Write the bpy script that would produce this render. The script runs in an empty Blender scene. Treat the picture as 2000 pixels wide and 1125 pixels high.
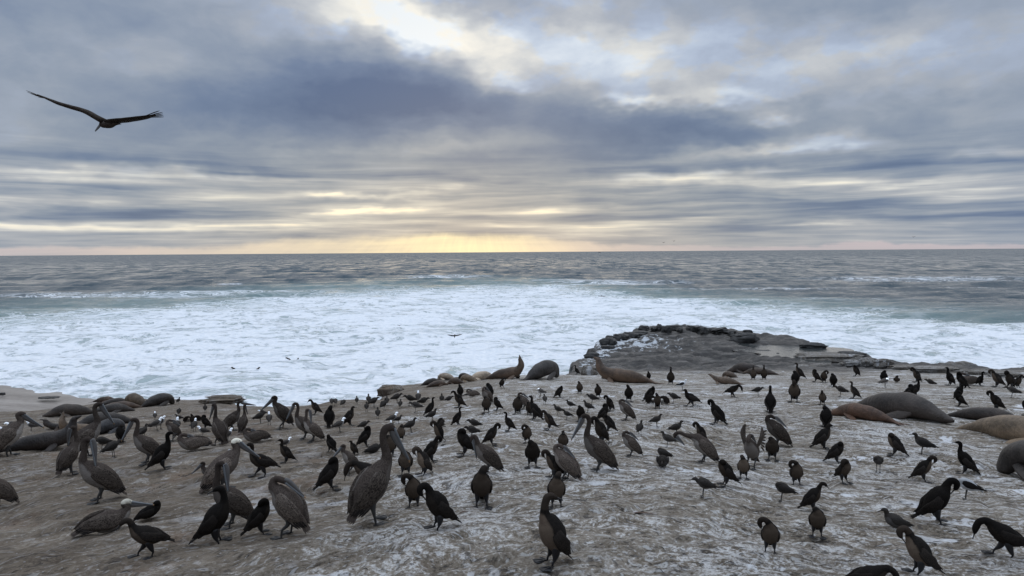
import bpy, math, random
import numpy as np
from mathutils import Vector, Matrix
from mathutils.bvhtree import BVHTree

scene = bpy.context.scene
R = math.radians
F = 1333.0                       # focal length in photo pixels (2000 wide)
CAM = Vector((0, 0, 10.0))       # sea level is z = 0
PITCH, ROLL = R(3.03), R(-0.40)

# ------------------------------------------------------------------ camera
cam_data = bpy.data.cameras.new('camera')
cam = bpy.data.objects.new('camera', cam_data)
scene.collection.objects.link(cam)
cam_data.sensor_width = 36.0
cam_data.lens = F / 2000 * 36.0
cam_data.clip_start = 0.1
cam_data.clip_end = 60000
CM = Matrix.Rotation(math.pi / 2 - PITCH, 3, 'X') @ Matrix.Rotation(ROLL, 3, 'Z')
cam.matrix_world = Matrix.Translation(CAM) @ CM.to_4x4()
scene.camera = cam

def ray(px, py):
    d = CM @ Vector(((px - 1000) / F, -(py - 562.5) / F, -1.0))
    return d.normalized()

def angles(px, py):
    d = ray(px, py)
    return math.degrees(math.atan2(d.x, d.y)), math.degrees(math.asin(d.z))

# ------------------------------------------------------------------ node helper
class NG:
    def __init__(s, tree):
        s.t = tree; s.n = tree.nodes; s.l = tree.links
    def node(s, typ, **kw):
        n = s.n.new(typ)
        for k, v in kw.items(): setattr(n, k, v)
        return n
    def put(s, sock, v):
        if v is None: return
        if isinstance(v, S): s.l.new(v.o, sock)
        elif hasattr(v, 'is_output'): s.l.new(v, sock)
        else: sock.default_value = v
    def math(s, op, a, b=None, c=None, clamp=False):
        n = s.node('ShaderNodeMath', operation=op, use_clamp=clamp)
        s.put(n.inputs[0], a); s.put(n.inputs[1], b); s.put(n.inputs[2], c)
        return S(s, n.outputs[0])
    def vmath(s, op, a, b=None):
        n = s.node('ShaderNodeVectorMath', operation=op)
        s.put(n.inputs[0], a); s.put(n.inputs[1], b)
        return S(s, n.outputs[0])
    def xyz(s, v):
        n = s.node('ShaderNodeSeparateXYZ'); s.put(n.inputs[0], v)
        return [S(s, o) for o in n.outputs]
    def comb(s, x, y, z=0.0):
        n = s.node('ShaderNodeCombineXYZ')
        s.put(n.inputs[0], x); s.put(n.inputs[1], y); s.put(n.inputs[2], z)
        return S(s, n.outputs[0])
    def noise(s, v, scale=1.0, detail=4.0, rough=0.5, lac=2.0, dist=0.0, color=False):
        n = s.node('ShaderNodeTexNoise'); s.put(n.inputs['Vector'], v)
        n.inputs['Scale'].default_value = scale; n.inputs['Detail'].default_value = detail
        n.inputs['Roughness'].default_value = rough; n.inputs['Lacunarity'].default_value = lac
        n.inputs['Distortion'].default_value = dist
        return S(s, n.outputs['Color' if color else 'Fac'])
    def voronoi(s, v, scale=1.0, feature='F1', rand=1.0):
        n = s.node('ShaderNodeTexVoronoi', feature=feature); s.put(n.inputs['Vector'], v)
        n.inputs['Scale'].default_value = scale; n.inputs['Randomness'].default_value = rand
        return S(s, n.outputs['Distance'])
    def ramp(s, f, stops, interp='LINEAR'):
        n = s.node('ShaderNodeValToRGB'); s.put(n.inputs[0], f)
        cr = n.color_ramp; cr.interpolation = interp
        while len(cr.elements) < len(stops): cr.elements.new(0.5)
        for e, (p, c) in zip(cr.elements, stops):
            e.position = p
            e.color = (c, c, c, 1) if isinstance(c, (int, float)) else (*c, 1)
        return S(s, n.outputs[0])
    def mix(s, f, a, b, mode='MIX'):
        n = s.node('ShaderNodeMix', data_type='RGBA', blend_type=mode)
        s.put(n.inputs[0], f)
        for i, v in ((6, a), (7, b)):
            if isinstance(v, tuple): v = (*v, 1) if len(v) == 3 else v
            s.put(n.inputs[i], v)
        return S(s, n.outputs[2])
    def smooth(s, x, lo, hi):
        n = s.node('ShaderNodeMapRange', interpolation_type='SMOOTHSTEP')
        s.put(n.inputs[0], x); n.inputs[1].default_value = lo; n.inputs[2].default_value = hi
        if lo > hi:
            n.inputs[1].default_value = hi; n.inputs[2].default_value = lo
            n.inputs[3].default_value = 1.0; n.inputs[4].default_value = 0.0
        return S(s, n.outputs[0])
    def attr(s, name):
        n = s.node('ShaderNodeAttribute', attribute_name=name)
        return S(s, n.outputs['Fac'])
    def bump(s, h, strength, dist, normal=None):
        n = s.node('ShaderNodeBump'); s.put(n.inputs['Height'], h)
        n.inputs['Strength'].default_value = strength; n.inputs['Distance'].default_value = dist
        if normal: s.put(n.inputs['Normal'], normal)
        return S(s, n.outputs[0])
class S:
    def __init__(s, g, o): s.g = g; s.o = o
    def __add__(s, b): return s.g.math('ADD', s, b)
    __radd__ = __add__
    def __sub__(s, b): return s.g.math('SUBTRACT', s, b)
    def __rsub__(s, b): return s.g.math('SUBTRACT', b, s)
    def __mul__(s, b): return s.g.math('MULTIPLY', s, b)
    __rmul__ = __mul__
    def __truediv__(s, b): return s.g.math('DIVIDE', s, b)
    def clamp(s): return s.g.math('ADD', s, 0.0, clamp=True)

# ------------------------------------------------------------------ world: broken stratus over the sea
SUN_AZ, SUN_EL = angles(925, 300)
world = bpy.data.worlds.new('World'); scene.world = world; world.use_nodes = True
world.node_tree.nodes.clear()
w = NG(world.node_tree)
tc = w.node('ShaderNodeTexCoord')
dirv = S(w, tc.outputs['Generated'])
dx, dy, dz = w.xyz(w.vmath('NORMALIZE', dirv))
u0 = w.math('ARCTAN2', dx, dy) * 57.2958
v0 = w.math('ARCSINE', dz) * 57.2958
# the cloud sheet seen in perspective
zz = w.math('MAXIMUM', dz, 0.0) + 0.035
cx, cy = dx / zz, dy / zz
pl = w.comb(cx * 0.62, cy * 0.95, 0.0)
warp = w.noise(w.comb(u0 * 0.11, v0 * 0.22, 3.1), 1.0, 4, 0.6, color=True)
wx, wy, _ = w.xyz(warp)
el_damp = w.smooth(v0, 0.5, 9.0) * 0.85 + 0.15
u = u0 + (wx - 0.5) * 9.0 * el_damp
v = v0 + (wy - 0.5) * 5.0 * el_damp
n1 = w.noise(pl, 0.8, 3, 0.45)
n2 = w.noise(w.comb(cx * 0.8 + 7.0, cy * 1.3, 4.0), 1.6, 4, 0.5)
n3 = w.noise(w.comb(u * 0.17, v * 0.34, 9.0), 1.1, 5, 0.5)
n6 = w.noise(w.comb(u0 * 0.20, v0 * 0.34, 21.0), 1.0, 7, 0.60, dist=0.4)
n4 = w.noise(w.comb(u * 0.10 + 3.0, v * 0.16, 2.0), 1.0, 3, 0.5)
bwx = w.noise(w.comb(u0 * 0.07, v0 * 0.5, 5.0), 1.0, 3, 0.5)
bands = w.noise(w.comb(u0 * 0.045 + bwx, (v0 + (bwx - 0.5) * 1.6) * 0.62, 1.7), 1.0, 4, 0.55) * 0.6 + w.noise(w.comb(u0 * 0.09, v0 * 1.7 + (bwx - 0.5) * 2.0, 8.7), 1.0, 3, 0.5) * 0.4
B = 0.575 + (n1 - 0.5) * 0.42 + (n2 - 0.5) * 0.06 + (n3 - 0.5) * 0.30 + (n4 - 0.5) * 0.22 + (n6 - 0.5) * 0.26 * w.smooth(v0, 4.0, 10.0)
lowband = w.smooth(v0, 9.5, 4.0) * w.smooth(v0, 0.2, 2.0)
B = B + (bands - 0.5) * lowband * 2.5
def blob(px, py, sx, sy, amp):
    a, e = angles(px, py)
    k = F / 57.3
    du = (u - a) * (k / sx); dv = (v - e) * (k / sy)
    g = w.math('EXPONENT', (du * du + dv * dv) * -0.5)
    return g * amp
BLOBS = [
    # thick dark cloud bodies
    (740, 165, 150, 55, -0.42), (560, 205, 160, 50, -0.30), (860, 205, 90, 36, -0.28), (380, 235, 150, 40, -0.16),
    (1110, 235, 120, 40, -0.36), (1390, 250, 140, 28, -0.32), (1020, 335, 170, 26, -0.26), (1240, 290, 120, 22, -0.18),
    (1880, 225, 150, 55, -0.26), (1640, 30, 200, 50, -0.20), (60, 110, 150, 90, -0.14), (1000, 20, 60, 30, -0.10),
    (230, 300, 190, 22, -0.14), (560, 325, 160, 18, -0.14), (1560, 320, 200, 14, -0.16), (1900, 330, 120, 14, -0.14),
    (1450, 385, 220, 11, -0.14), (380, 415, 150, 9, -0.16), (1080, 400, 180, 10, -0.12), (250, 20, 150, 50, -0.14),
    (120, 380, 120, 9, -0.10), (1300, 450, 260, 8, -0.12), (1750, 400, 160, 10, -0.12), (700, 365, 130, 8, -0.10),
    # bright openings and thin places
    (720, 14, 80, 28, 0.52), (800, 50, 70, 24, 0.42), (900, 60, 60, 30, 0.32), (950, 110, 46, 28, 0.28), (985, 165, 26, 20, 0.34),
    (1110, 100, 130, 50, 0.26), (1330, 110, 190, 50, 0.24), (520, 60, 120, 40, 0.14), (330, 90, 120, 40, 0.06),
    (1260, 206, 56, 8, 0.42), (1450, 195, 60, 14, 0.22), (1512, 236, 26, 9, 0.46), (1720, 115, 170, 45, 0.20), (1620, 270, 70, 14, 0.30),
    (1470, 298, 110, 7, 0.26), (1400, 345, 110, 8, 0.30), (1250, 358, 80, 7, 0.18), (1960, 290, 70, 8, 0.22),
    (650, 385, 60, 6, 0.30), (760, 385, 70, 6, 0.34), (230, 345, 140, 8, 0.18), (60, 335, 80, 7, 0.16),
    (450, 345, 90, 7, 0.20), (620, 425, 70, 7, 0.30), (700, 417, 50, 4, 0.26), (790, 412, 60, 4, 0.22),
    (150, 443, 190, 4.0, 0.34), (400, 450, 150, 4, 0.28), (1620, 434, 60, 3.5, 0.42), (1060, 410, 50, 4, 0.10),
    (1790, 352, 60, 6, 0.24), (100, 398, 120, 4, 0.16), (620, 300, 90, 12, 0.12), (860, 290, 120, 10, 0.10), (1200, 458, 100, 3, 0.2),
]
for b in BLOBS: B = B + blob(*b[:4], b[4] * (0.88 if b[4] < 0 else 0.92))
B = B - 0.03
cloud = w.ramp(B, [(0.0, (0.100, 0.155, 0.280)), (0.20, (0.160, 0.222, 0.350)), (0.42, (0.278, 0.335, 0.432)),
                   (0.62, (0.420, 0.458, 0.525)), (0.80, (0.615, 0.640, 0.665)), (1.0, (0.945, 0.930, 0.865))])
n5 = w.noise(w.comb(u0 * 0.20, v0 * 0.35, 11.0), 1.0, 4, 0.55)
blue = w.smooth(n5, 0.44, 0.56) * w.smooth(B, 0.42, 0.70) * w.smooth(v0, 5.0, 8.0)
cloud = w.mix((blue * 0.42).clamp(), cloud, w.mix(1.0, cloud, (0.80, 1.02, 1.38), 'MULTIPLY'))
# warmth low down and towards the hidden sun
du = (u0 - SUN_AZ)
warm = w.math('EXPONENT', du * du * (-1.0 / (2 * 24.0 ** 2))) * w.smooth(v0, 17.0, 1.0)
cloud = w.mix((warm * 0.75).clamp(), cloud, w.mix(1.0, cloud, (1.10, 1.00, 0.80), 'MULTIPLY'))
# glow strip on the horizon with crepuscular rays
ragged = v0 + (w.noise(w.comb(u0 * 0.10, 2.0, v0 * 0.25), 1.0, 5, 0.6) - 0.5) * 2.2
strip_u = w.math('EXPONENT', (du + 8.0) * (du + 8.0) * (-1.0 / (2 * 12.5 ** 2)))
core_u = w.math('EXPONENT', (du + 1.5) * (du + 1.5) * (-1.0 / (2 * 5.5 ** 2)))
strip = w.smooth(ragged / (0.20 + strip_u * 0.52 + core_u * 0.30), 2.0, 0.9)
glow_col = w.mix((strip_u * 0.9).clamp(), (0.56, 0.50, 0.53), (0.90, 0.78, 0.56))
glow_col = w.mix((core_u * 0.9).clamp(), glow_col, (1.08, 0.95, 0.58))
ang = w.math('ARCTAN2', du - 0.3, 8.5 - v0)
rays = w.noise(w.comb(ang * 13.0, v0 * 0.25, 0.0), 1.0, 5, 0.7)
rays = w.smooth(rays, 0.36, 0.68)
glow_mix = strip * (0.70 + core_u * 0.2 + rays * 0.14 + (bands - 0.5) * 1.6)
sky_c = w.mix(glow_mix.clamp(), cloud, glow_col)
rays2 = rays * w.smooth(v0, 4.2, 0.5) * w.math('EXPONENT', (du + 9.0) * (du + 9.0) * (-1.0 / (2 * 9.0 ** 2))) * w.smooth(du, -1.0, -3.0)
sky_c = w.mix((rays2 * 0.09).clamp(), sky_c, (0.92, 0.82, 0.60))
# the overcast brightens towards the unseen zenith, raised to light foam and rock
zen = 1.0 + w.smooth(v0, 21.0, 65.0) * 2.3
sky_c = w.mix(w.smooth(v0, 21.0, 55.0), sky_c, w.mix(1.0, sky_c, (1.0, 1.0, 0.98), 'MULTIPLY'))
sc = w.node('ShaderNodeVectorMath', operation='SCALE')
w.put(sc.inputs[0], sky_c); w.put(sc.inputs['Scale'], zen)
sky = w.node('ShaderNodeTexSky', sky_type='NISHITA', sun_disc=False)
sky.sun_elevation = R(SUN_EL); sky.sun_rotation = R(SUN_AZ)
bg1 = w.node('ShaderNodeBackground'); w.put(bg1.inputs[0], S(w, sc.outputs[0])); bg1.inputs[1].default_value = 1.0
bg2 = w.node('ShaderNodeBackground'); w.l.new(sky.outputs[0], bg2.inputs[0]); bg2.inputs[1].default_value = 0.08
mx = w.node('ShaderNodeMixShader')
w.put(mx.inputs[0], 0.97 - w.smooth(B, 0.80, 1.15) * 0.12)
w.l.new(bg2.outputs[0], mx.inputs[1]); w.l.new(bg1.outputs[0], mx.inputs[2])
wo = w.node('ShaderNodeOutputWorld'); w.l.new(mx.outputs[0], wo.inputs[0])

sun_d = bpy.data.lights.new('sun', 'SUN'); sun_d.energy = 0.5; sun_d.angle = R(100); sun_d.color = (1.0, 0.86, 0.66)
sun = bpy.data.objects.new('sun', sun_d); scene.collection.objects.link(sun)
sdir = Vector((math.sin(R(SUN_AZ)) * math.cos(R(SUN_EL + 26)), math.cos(R(SUN_AZ)) * math.cos(R(SUN_EL + 26)), math.sin(R(SUN_EL + 26))))
sun.rotation_euler = sdir.to_track_quat('Z', 'Y').to_euler()

scene.view_settings.view_transform = 'Standard'
scene.view_settings.look = 'None'
scene.view_settings.exposure = 0.0
scene.view_settings.gamma = 1.0
scene.view_settings.use_curve_mapping = False
scene.render.engine = 'CYCLES'

# ------------------------------------------------------------------ numpy noise
_rs = np.random.RandomState(7)
PERM = np.tile(_rs.permutation(1024), 3)
GA = _rs.rand(1024) * 2 * np.pi
GX, GY = np.cos(GA), np.sin(GA)
def pn(x, y, seed=0):
    x = np.asarray(x, float) + seed * 17.3; y = np.asarray(y, float) + seed * 9.7
    xi = np.floor(x).astype(int); yi = np.floor(y).astype(int)
    xf = x - xi; yf = y - yi
    U = xf * xf * xf * (xf * (xf * 6 - 15) + 10); V_ = yf * yf * yf * (yf * (yf * 6 - 15) + 10)
    def g(ix, iy, fx, fy):
        h = PERM[(PERM[ix % 1024] + iy) % 1024]
        return GX[h] * fx + GY[h] * fy
    a = g(xi, yi, xf, yf); b = g(xi + 1, yi, xf - 1, yf)
    c = g(xi, yi + 1, xf, yf - 1); d = g(xi + 1, yi + 1, xf - 1, yf - 1)
    return (a + (b - a) * U) + ((c + (d - c) * U) - (a + (b - a) * U)) * V_
def fbm(x, y, octv=4, seed=0, gain=0.5):
    s = 0; a = 1.0
    for i in range(octv):
        s = s + a * pn(x * 2 ** i, y * 2 ** i, seed + i); a *= gain
    return s
def sst(x, a, b):
    t = np.clip((np.asarray(x, float) - a) / (b - a), 0, 1); return t * t * (3 - 2 * t)

# ------------------------------------------------------------------ tagging helpers
col = scene.collection
def tag(o, label=None, cat=None, group=None, kind=None):
    if label: o['label'] = label
    if cat: o['category'] = cat
    if group: o['group'] = group
    if kind: o['kind'] = kind
    return o
def link(name, me, parent=None, mat=None):
    o = bpy.data.objects.new(name, me); col.objects.link(o)
    if parent is not None: o.parent = parent
    if mat is not None and me is not None and not me.materials: me.materials.append(mat)
    return o
def grid_mesh(name, X, Y, Z, attrs=None, smooth=True):
    r, c = X.shape
    me = bpy.data.meshes.new(name)
    co = np.stack([X, Y, Z], -1).reshape(-1, 3).astype(np.float32)
    idx = np.arange(r * c).reshape(r, c)
    q = np.stack([idx[:-1, :-1], idx[:-1, 1:], idx[1:, 1:], idx[1:, :-1]], -1).reshape(-1, 4)
    me.vertices.add(len(co)); me.vertices.foreach_set('co', co.ravel())
    me.loops.add(q.size); me.loops.foreach_set('vertex_index', q.ravel().astype(np.int32))
    me.polygons.add(len(q)); me.polygons.foreach_set('loop_start', (np.arange(len(q)) * 4).astype(np.int32))
    me.update(calc_edges=True)
    if smooth: me.polygons.foreach_set('use_smooth', np.ones(len(q), bool))
    for k, v in (attrs or {}).items():
        a = me.attributes.new(k, 'FLOAT', 'POINT'); a.data.foreach_set('value', v.ravel().astype(np.float32))
    return me, co, q

# ------------------------------------------------------------------ the rock: shape
def plateau(x, y):
    """smooth top surface of the rock shelf (z), before relief"""
    x = np.asarray(x, float); y = np.asarray(y, float)
    yy = np.maximum(y, 0.0)
    d = 1.9 + 0.135 * yy
    left = np.maximum(-x - 0.5, 0)
    d = d + 0.95 * (1 - np.exp(-left * 0.10)) * sst(y, 1, 6)
    right = np.maximum(x - 2.0, 0)
    d = d + 0.35 * (1 - np.exp(-right * 0.20)) * (1 - sst(y, 9, 20))
    d = d + 0.22 * np.exp(-((y - 10.5) / 4.5) ** 2)
    cap = 8.75
    k = 0.35                                             # smooth minimum: flattens onto the wave-cut bench
    hh = np.clip(0.5 + 0.5 * (cap - d) / k, 0, 1)
    d = cap * (1 - hh) + d * hh - k * hh * (1 - hh)
    return 10.0 - d
def hit(px, py, fn=None, zoff=0.0, tmax=140.0):
    d = ray(px, py); ts = np.linspace(1.5, tmax, 6000)
    x = d.x * ts; y = d.y * ts; z = 10 + d.z * ts
    g = (fn or plateau)(x, y) + zoff
    i = np.argmax(z < g)
    if z[i] >= g[i]: i = len(ts) - 1
    return float(x[i]), float(y[i])
def sea_hit(px, py):
    d = ray(px, py); t = -10.0 / d.z
    return d.x * t, d.y * t
EDGE_PX = [(-60, 803), (0, 800), (60, 797), (120, 792), (200, 780), (262, 777), (330, 776), (400, 778), (440, 777), (468, 782),
           (480, 787), (540, 790), (590, 789), (630, 784), (680, 779), (737, 778), (752, 766), (775, 754), (815, 748), (860, 740),
           (930, 736), (1000, 733), (1060, 731), (1120, 731), (1147, 731)]
BENCH_PX = [(1139, 711), (1143, 704), (1160, 695), (1182, 680), (1184, 664), (1205, 656), (1240, 648), (1262, 640), (1300, 637),
            (1345, 636), (1400, 640), (1440, 646), (1480, 651), (1530, 657), (1565, 664), (1600, 678), (1640, 688),
            (1690, 697), (1742, 711), (1765, 717), (1800, 720), (1850, 722), (1890, 731), (1940, 734), (2000, 737), (2080, 742)]
poly = [hit(*p) for p in EDGE_PX]
bz = lambda x, y: np.full_like(np.asarray(x, float), 1.25)
poly += [hit(p[0], p[1], bz) for p in BENCH_PX]
poly += [(60, 40), (75, 20), (75, -25), (-45, -25), (-45, 8), (-33, 20)]
POLY = np.array(poly)
def sdist(x, y):
    """signed distance to the shore outline, positive inside"""
    shp = x.shape; x = x.ravel(); y = y.ravel()
    dmin = np.full(x.shape, 1e9); inside = np.zeros(x.shape, bool)
    n = len(POLY)
    for i in range(n):
        ax, ay = POLY[i]; bx_, by_ = POLY[(i + 1) % n]
        ex, ey = bx_ - ax, by_ - ay
        t = np.clip(((x - ax) * ex + (y - ay) * ey) / (ex * ex + ey * ey + 1e-12), 0, 1)
        dmin = np.minimum(dmin, np.hypot(x - ax - t * ex, y - ay - t * ey))
        c = ((ay > y) != (by_ > y)) & (x < (bx_ - ax) * (y - ay) / (by_ - ay + 1e-12) + ax)
        inside ^= c
    return np.where(inside, dmin, -dmin).reshape(shp)
SC = (0.4, 0.8)                                         # centre the rock strata curve about
def relief(x, y, z0):
    rr = np.hypot(x - SC[0], y - SC[1]); th = np.arctan2(x - SC[0], y - SC[1])
    wv = fbm(x * 0.22, y * 0.22, 3, 5)
    s = rr + wv * 1.6
    near = 1 - sst(y, 16, 36)
    wet = 1 - sst(z0, 1.5, 2.7)
    a = fbm(x * 0.16, y * 0.16, 3, 1) * 0.14
    st = fbm(s * 1.5, th * 5.0, 4, 11)
    ridge = 1 - np.abs(pn(s * 2.3, th * 7.0, 21)) * 2
    h = a + (st * 0.075 + np.clip(ridge - 0.55, 0, 1) * 0.055) * (0.45 + 0.55 * near)
    h += fbm(x * 3.1, y * 3.1, 4, 31) * 0.026
    ck = 1 - np.abs(fbm(s * 0.9 + 3, th * 2.6, 3, 37)) * 9
    h -= np.clip(ck, 0, 1) ** 2 * 0.045 * (0.3 + near)
    # the wave-cut bench: bedding steps and gullies
    q = fbm(x * 0.22 + 0.1 * y, y * 0.35, 4, 41) * 1.9
    steps = (np.floor(q * 4) + sst(q * 4 - np.floor(q * 4), 0.55, 1.0)) / 4
    q2 = fbm(x * 0.55 + 3, y * 0.8, 3, 45) * 1.5
    steps2 = (np.floor(q2 * 3) + sst(q2 * 3 - np.floor(q2 * 3), 0.6, 1.0)) / 3
    h += wet * (steps * 0.34 + steps2 * 0.20 + fbm(x * 1.6, y * 2.2, 4, 51) * 0.07 + 0.10)
    return h

# polar grid about a point below the camera: fine where the shelf is near
az = np.radians(np.concatenate([np.linspace(-88, -44, 70, endpoint=False), np.linspace(-44, 44, 660), np.linspace(44, 88, 71)[1:]]))
rr = np.exp(np.linspace(np.log(1.2), np.log(118), 720))
AZ, RR = np.meshgrid(az, rr)
GXX = RR * np.sin(AZ); GYY = RR * np.cos(AZ) - 0.2
Z0 = plateau(GXX, GYY)
SD = sdist(GXX, GYY)
SDn = SD + (fbm(GXX * 0.35, GYY * 0.35, 4, 61) * 1.1 + 0.9) * sst(GYY, 30, 46) + fbm(GXX * 0.8, GYY * 0.8, 3, 62) * 0.25
REL = relief(GXX, GYY, Z0)
POOL_C = hit(1545, 684, bz); 
pool = np.exp(-(((GXX - POOL_C[0]) / 5.2) ** 2 + ((GYY - POOL_C[1]) / 6.0) ** 2) ** 1.5)
inner = sst(SDn, 0.0, 2.2)
ZZ = Z0 + REL * (0.35 + 0.65 * inner) - pool * 0.55
out = np.clip(-SDn, 0, 60)
face = out * 2.4
led = fbm(GXX * 0.5, GYY * 0.5, 3, 71)
face = face + 0.35 * np.sin(face * 2.2 + led * 3.0) * sst(out, 0, 0.3)
round_ = -0.25 * (1 - sst(SDn, -0.2, 1.1))
ZZ = np.maximum(ZZ + round_ - face, -2.5)
WET = 1 - sst(ZZ + fbm(GXX * 0.4, GYY * 0.4, 3, 81) * 0.5, 1.9, 2.9)
sx_, sy_ = hit(1232, 668, bz)
WASH = np.exp(-(((GXX - sx_) / 5.5) ** 2 + ((GYY - sy_) / 6.5) ** 2)) + 0.9 * np.exp(-((SD - 0.3) / 0.9) ** 2) * (Z0 < 1.6) * (GXX < 24)
WASH = WASH * (Z0 < 2.2)
rock_me, rco, rq = grid_mesh('rock_shelf', GXX, GYY, ZZ, {'wet': WET, 'wash': WASH})
BVH = BVHTree.FromPolygons([tuple(p) for p in rco.tolist()], rq.tolist())
def ground(px, py):
    d = ray(px, py)
    h = BVH.ray_cast(CAM, d)
    return h[0] if h[0] is not None else None
def gz(x, y):
    h = BVH.ray_cast(Vector((x, y, 30)), Vector((0, 0, -1)))
    return h[0].z if h[0] is not None else 0.0

def new_mat(name):
    m = bpy.data.materials.new(name); m.use_nodes = True; m.node_tree.nodes.clear()
    g = NG(m.node_tree)
    p = g.node('ShaderNodeBsdfPrincipled'); o = g.node('ShaderNodeOutputMaterial')
    g.l.new(p.outputs[0], o.inputs[0])
    return m, g, p

m, g, p = new_mat('weathered_sandstone')
P = S(g, g.node('ShaderNodeNewGeometry').outputs['Position'])
x, y, z = g.xyz(P)
ax, ay = x - SC[0], y - SC[1]
rad = g.math('SQRT', ax * ax + ay * ay); th = g.math('ARCTAN2', ax, ay)
wv = g.noise(P, 0.35, 3, 0.5)
wv2 = g.noise(P, 1.6, 3, 0.6)
s_ = rad + (wv - 0.5) * 2.6 + (wv2 - 0.5) * 0.16
tt = th * 6.0 + (wv2 - 0.5) * 0.2
stv = g.comb(s_, tt, 0.0)
st1 = g.noise(g.comb(s_ * 1.9, tt * 1.0), 1.0, 9, 0.66)
st2 = g.noise(g.comb(s_ * 5.5, tt * 2.2, 4.0), 1.0, 8, 0.68)
sP = g.comb(s_ * 2.2, tt * 1.3, z)
fine = g.noise(g.comb(s_ * 8.0, tt * 4.5, 2.0), 1.0, 8, 0.72) * 0.55 + g.noise(P, 11.0, 7, 0.72) * 0.45
vfine = g.noise(P, 26.0, 6, 0.75)
big = g.noise(P, 0.42, 4, 0.55)
right_ness = g.smooth(x + (big - 0.5) * 7.0, -5.5, 0.8)
base = g.ramp(st1 * 0.45 + fine * 0.35 + vfine * 0.20, [(0.37, (0.032, 0.024, 0.018)), (0.45, (0.092, 0.071, 0.052)), (0.53, (0.170, 0.138, 0.105)), (0.62, (0.30, 0.26, 0.21))])
grey = g.ramp(st2 * 0.35 + fine * 0.35 + vfine * 0.30, [(0.39, (0.040, 0.033, 0.026)), (0.46, (0.150, 0.126, 0.098)), (0.53, (0.305, 0.272, 0.228)), (0.61, (0.54, 0.51, 0.46))])
rust = g.smooth(g.noise(P, 0.9, 5, 0.6), 0.55, 0.72)
base = g.mix(rust * 0.45, base, (0.19, 0.115, 0.075))
c0 = g.mix((right_ness * 0.75 + 0.08).clamp(), base, grey)
# guano: streaks along the strata, splashes and specks
gu = st2 * 0.22 + st1 * 0.16 + fine * 0.36 + vfine * 0.26 + (big - 0.5) * 0.16
gm = g.smooth(gu + right_ness * 0.040, 0.542, 0.590)
sp = g.voronoi(g.comb(x + (wv2 - 0.5) * 0.3, y, 0.0), 3.4)
spl = g.smooth(sp + (fine - 0.5) * 0.55, 0.16, 0.07) * g.smooth(g.noise(P, 0.8, 3, 0.5), 0.42, 0.6)
veins = g.math('ABSOLUTE', g.noise(g.comb(x * 1.0, y * 1.0, 3.0), 1.7, 6, 0.62, dist=0.3) - 0.5)
vein = g.smooth(veins, 0.022, 0.004) * g.smooth(g.noise(P, 0.6, 3, 0.5), 0.46, 0.6)
gmask = g.math('MAXIMUM', g.math('MAXIMUM', gm * 0.78, spl * 0.75), vein * 0.4)
gcol = g.mix(g.smooth(vfine, 0.35, 0.65), (0.42, 0.42, 0.42), (0.76, 0.76, 0.76))
c1 = g.mix(gmask * (0.45 + right_ness * 0.42), c0, gcol)
fk = g.noise(g.comb(s_ * 17.0, tt * 7.0, 9.0), 1.0, 4, 0.6); fk2 = g.noise(g.comb(s_ * 15.0, tt * 6.0, 19.0), 1.0, 4, 0.6)
c1 = g.mix(g.smooth(fk2, 0.56, 0.63) * (0.50 + right_ness * 0.20), c1, (0.045, 0.040, 0.038))
c1 = g.mix(g.smooth(fk, 0.555, 0.625) * (0.25 + right_ness * 0.35), c1, (0.56, 0.565, 0.565))
splash = g.noise(g.comb(x * 1.0, y * 0.8, 3.0), 1.5, 9, 0.64, dist=0.5)
reg = g.noise(g.comb(x * 0.33, y * 0.33, 5.0), 1.0, 2, 0.5)
c1 = g.mix(g.smooth(splash + (fine - 0.5) * 0.25, 0.575, 0.61) * g.smooth(reg, 0.47, 0.60) * (0.10 + right_ness * 0.7), c1, (0.70, 0.72, 0.75))
dk = g.smooth(st2 * 0.5 + vfine * 0.3 + fine * 0.2, 0.445, 0.40)  # dark crack lines put into the colour to stand in for relief shading
c1 = g.mix(dk * 0.80, c1, (0.030, 0.027, 0.025))
wet = g.attr('wet'); wash = g.attr('wash')
lay = g.noise(g.comb(x * 0.16 + y * 0.10, y * 1.0 - x * 0.12, z * 4.0), 1.0, 8, 0.68)
wetc = g.ramp(fine * 0.25 + lay * 0.75,
              [(0.40, (0.008, 0.008, 0.009)), (0.47, (0.026, 0.025, 0.025)), (0.55, (0.060, 0.056, 0.052)), (0.63, (0.15, 0.14, 0.13))])
c2 = g.mix((wet * 0.96).clamp(), c1, wetc)
wm = g.smooth(g.noise(g.comb(x * 0.8, y * 0.9, 0.0), 1.8, 8, 0.70) + wash * 0.20, 0.66, 0.72) * g.smooth(wash, 0.08, 0.3)
c2 = g.mix(wm * 0.85, c2, (0.56, 0.60, 0.64))
g.put(p.inputs['Base Color'], c2)
g.put(p.inputs['Roughness'], 0.88 - wet * 0.38)
p.inputs['Specular IOR Level'].default_value = 0.20
hgt = st1 * 0.35 + st2 * 0.40 + fine * 0.35 + vfine * 0.14
g.put(p.inputs['Normal'], g.bump(hgt, 1.0, 0.14))
MAT_ROCK = m
rock = link('rock_shelf', rock_me, mat=MAT_ROCK); tag(rock, kind='structure')

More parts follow.
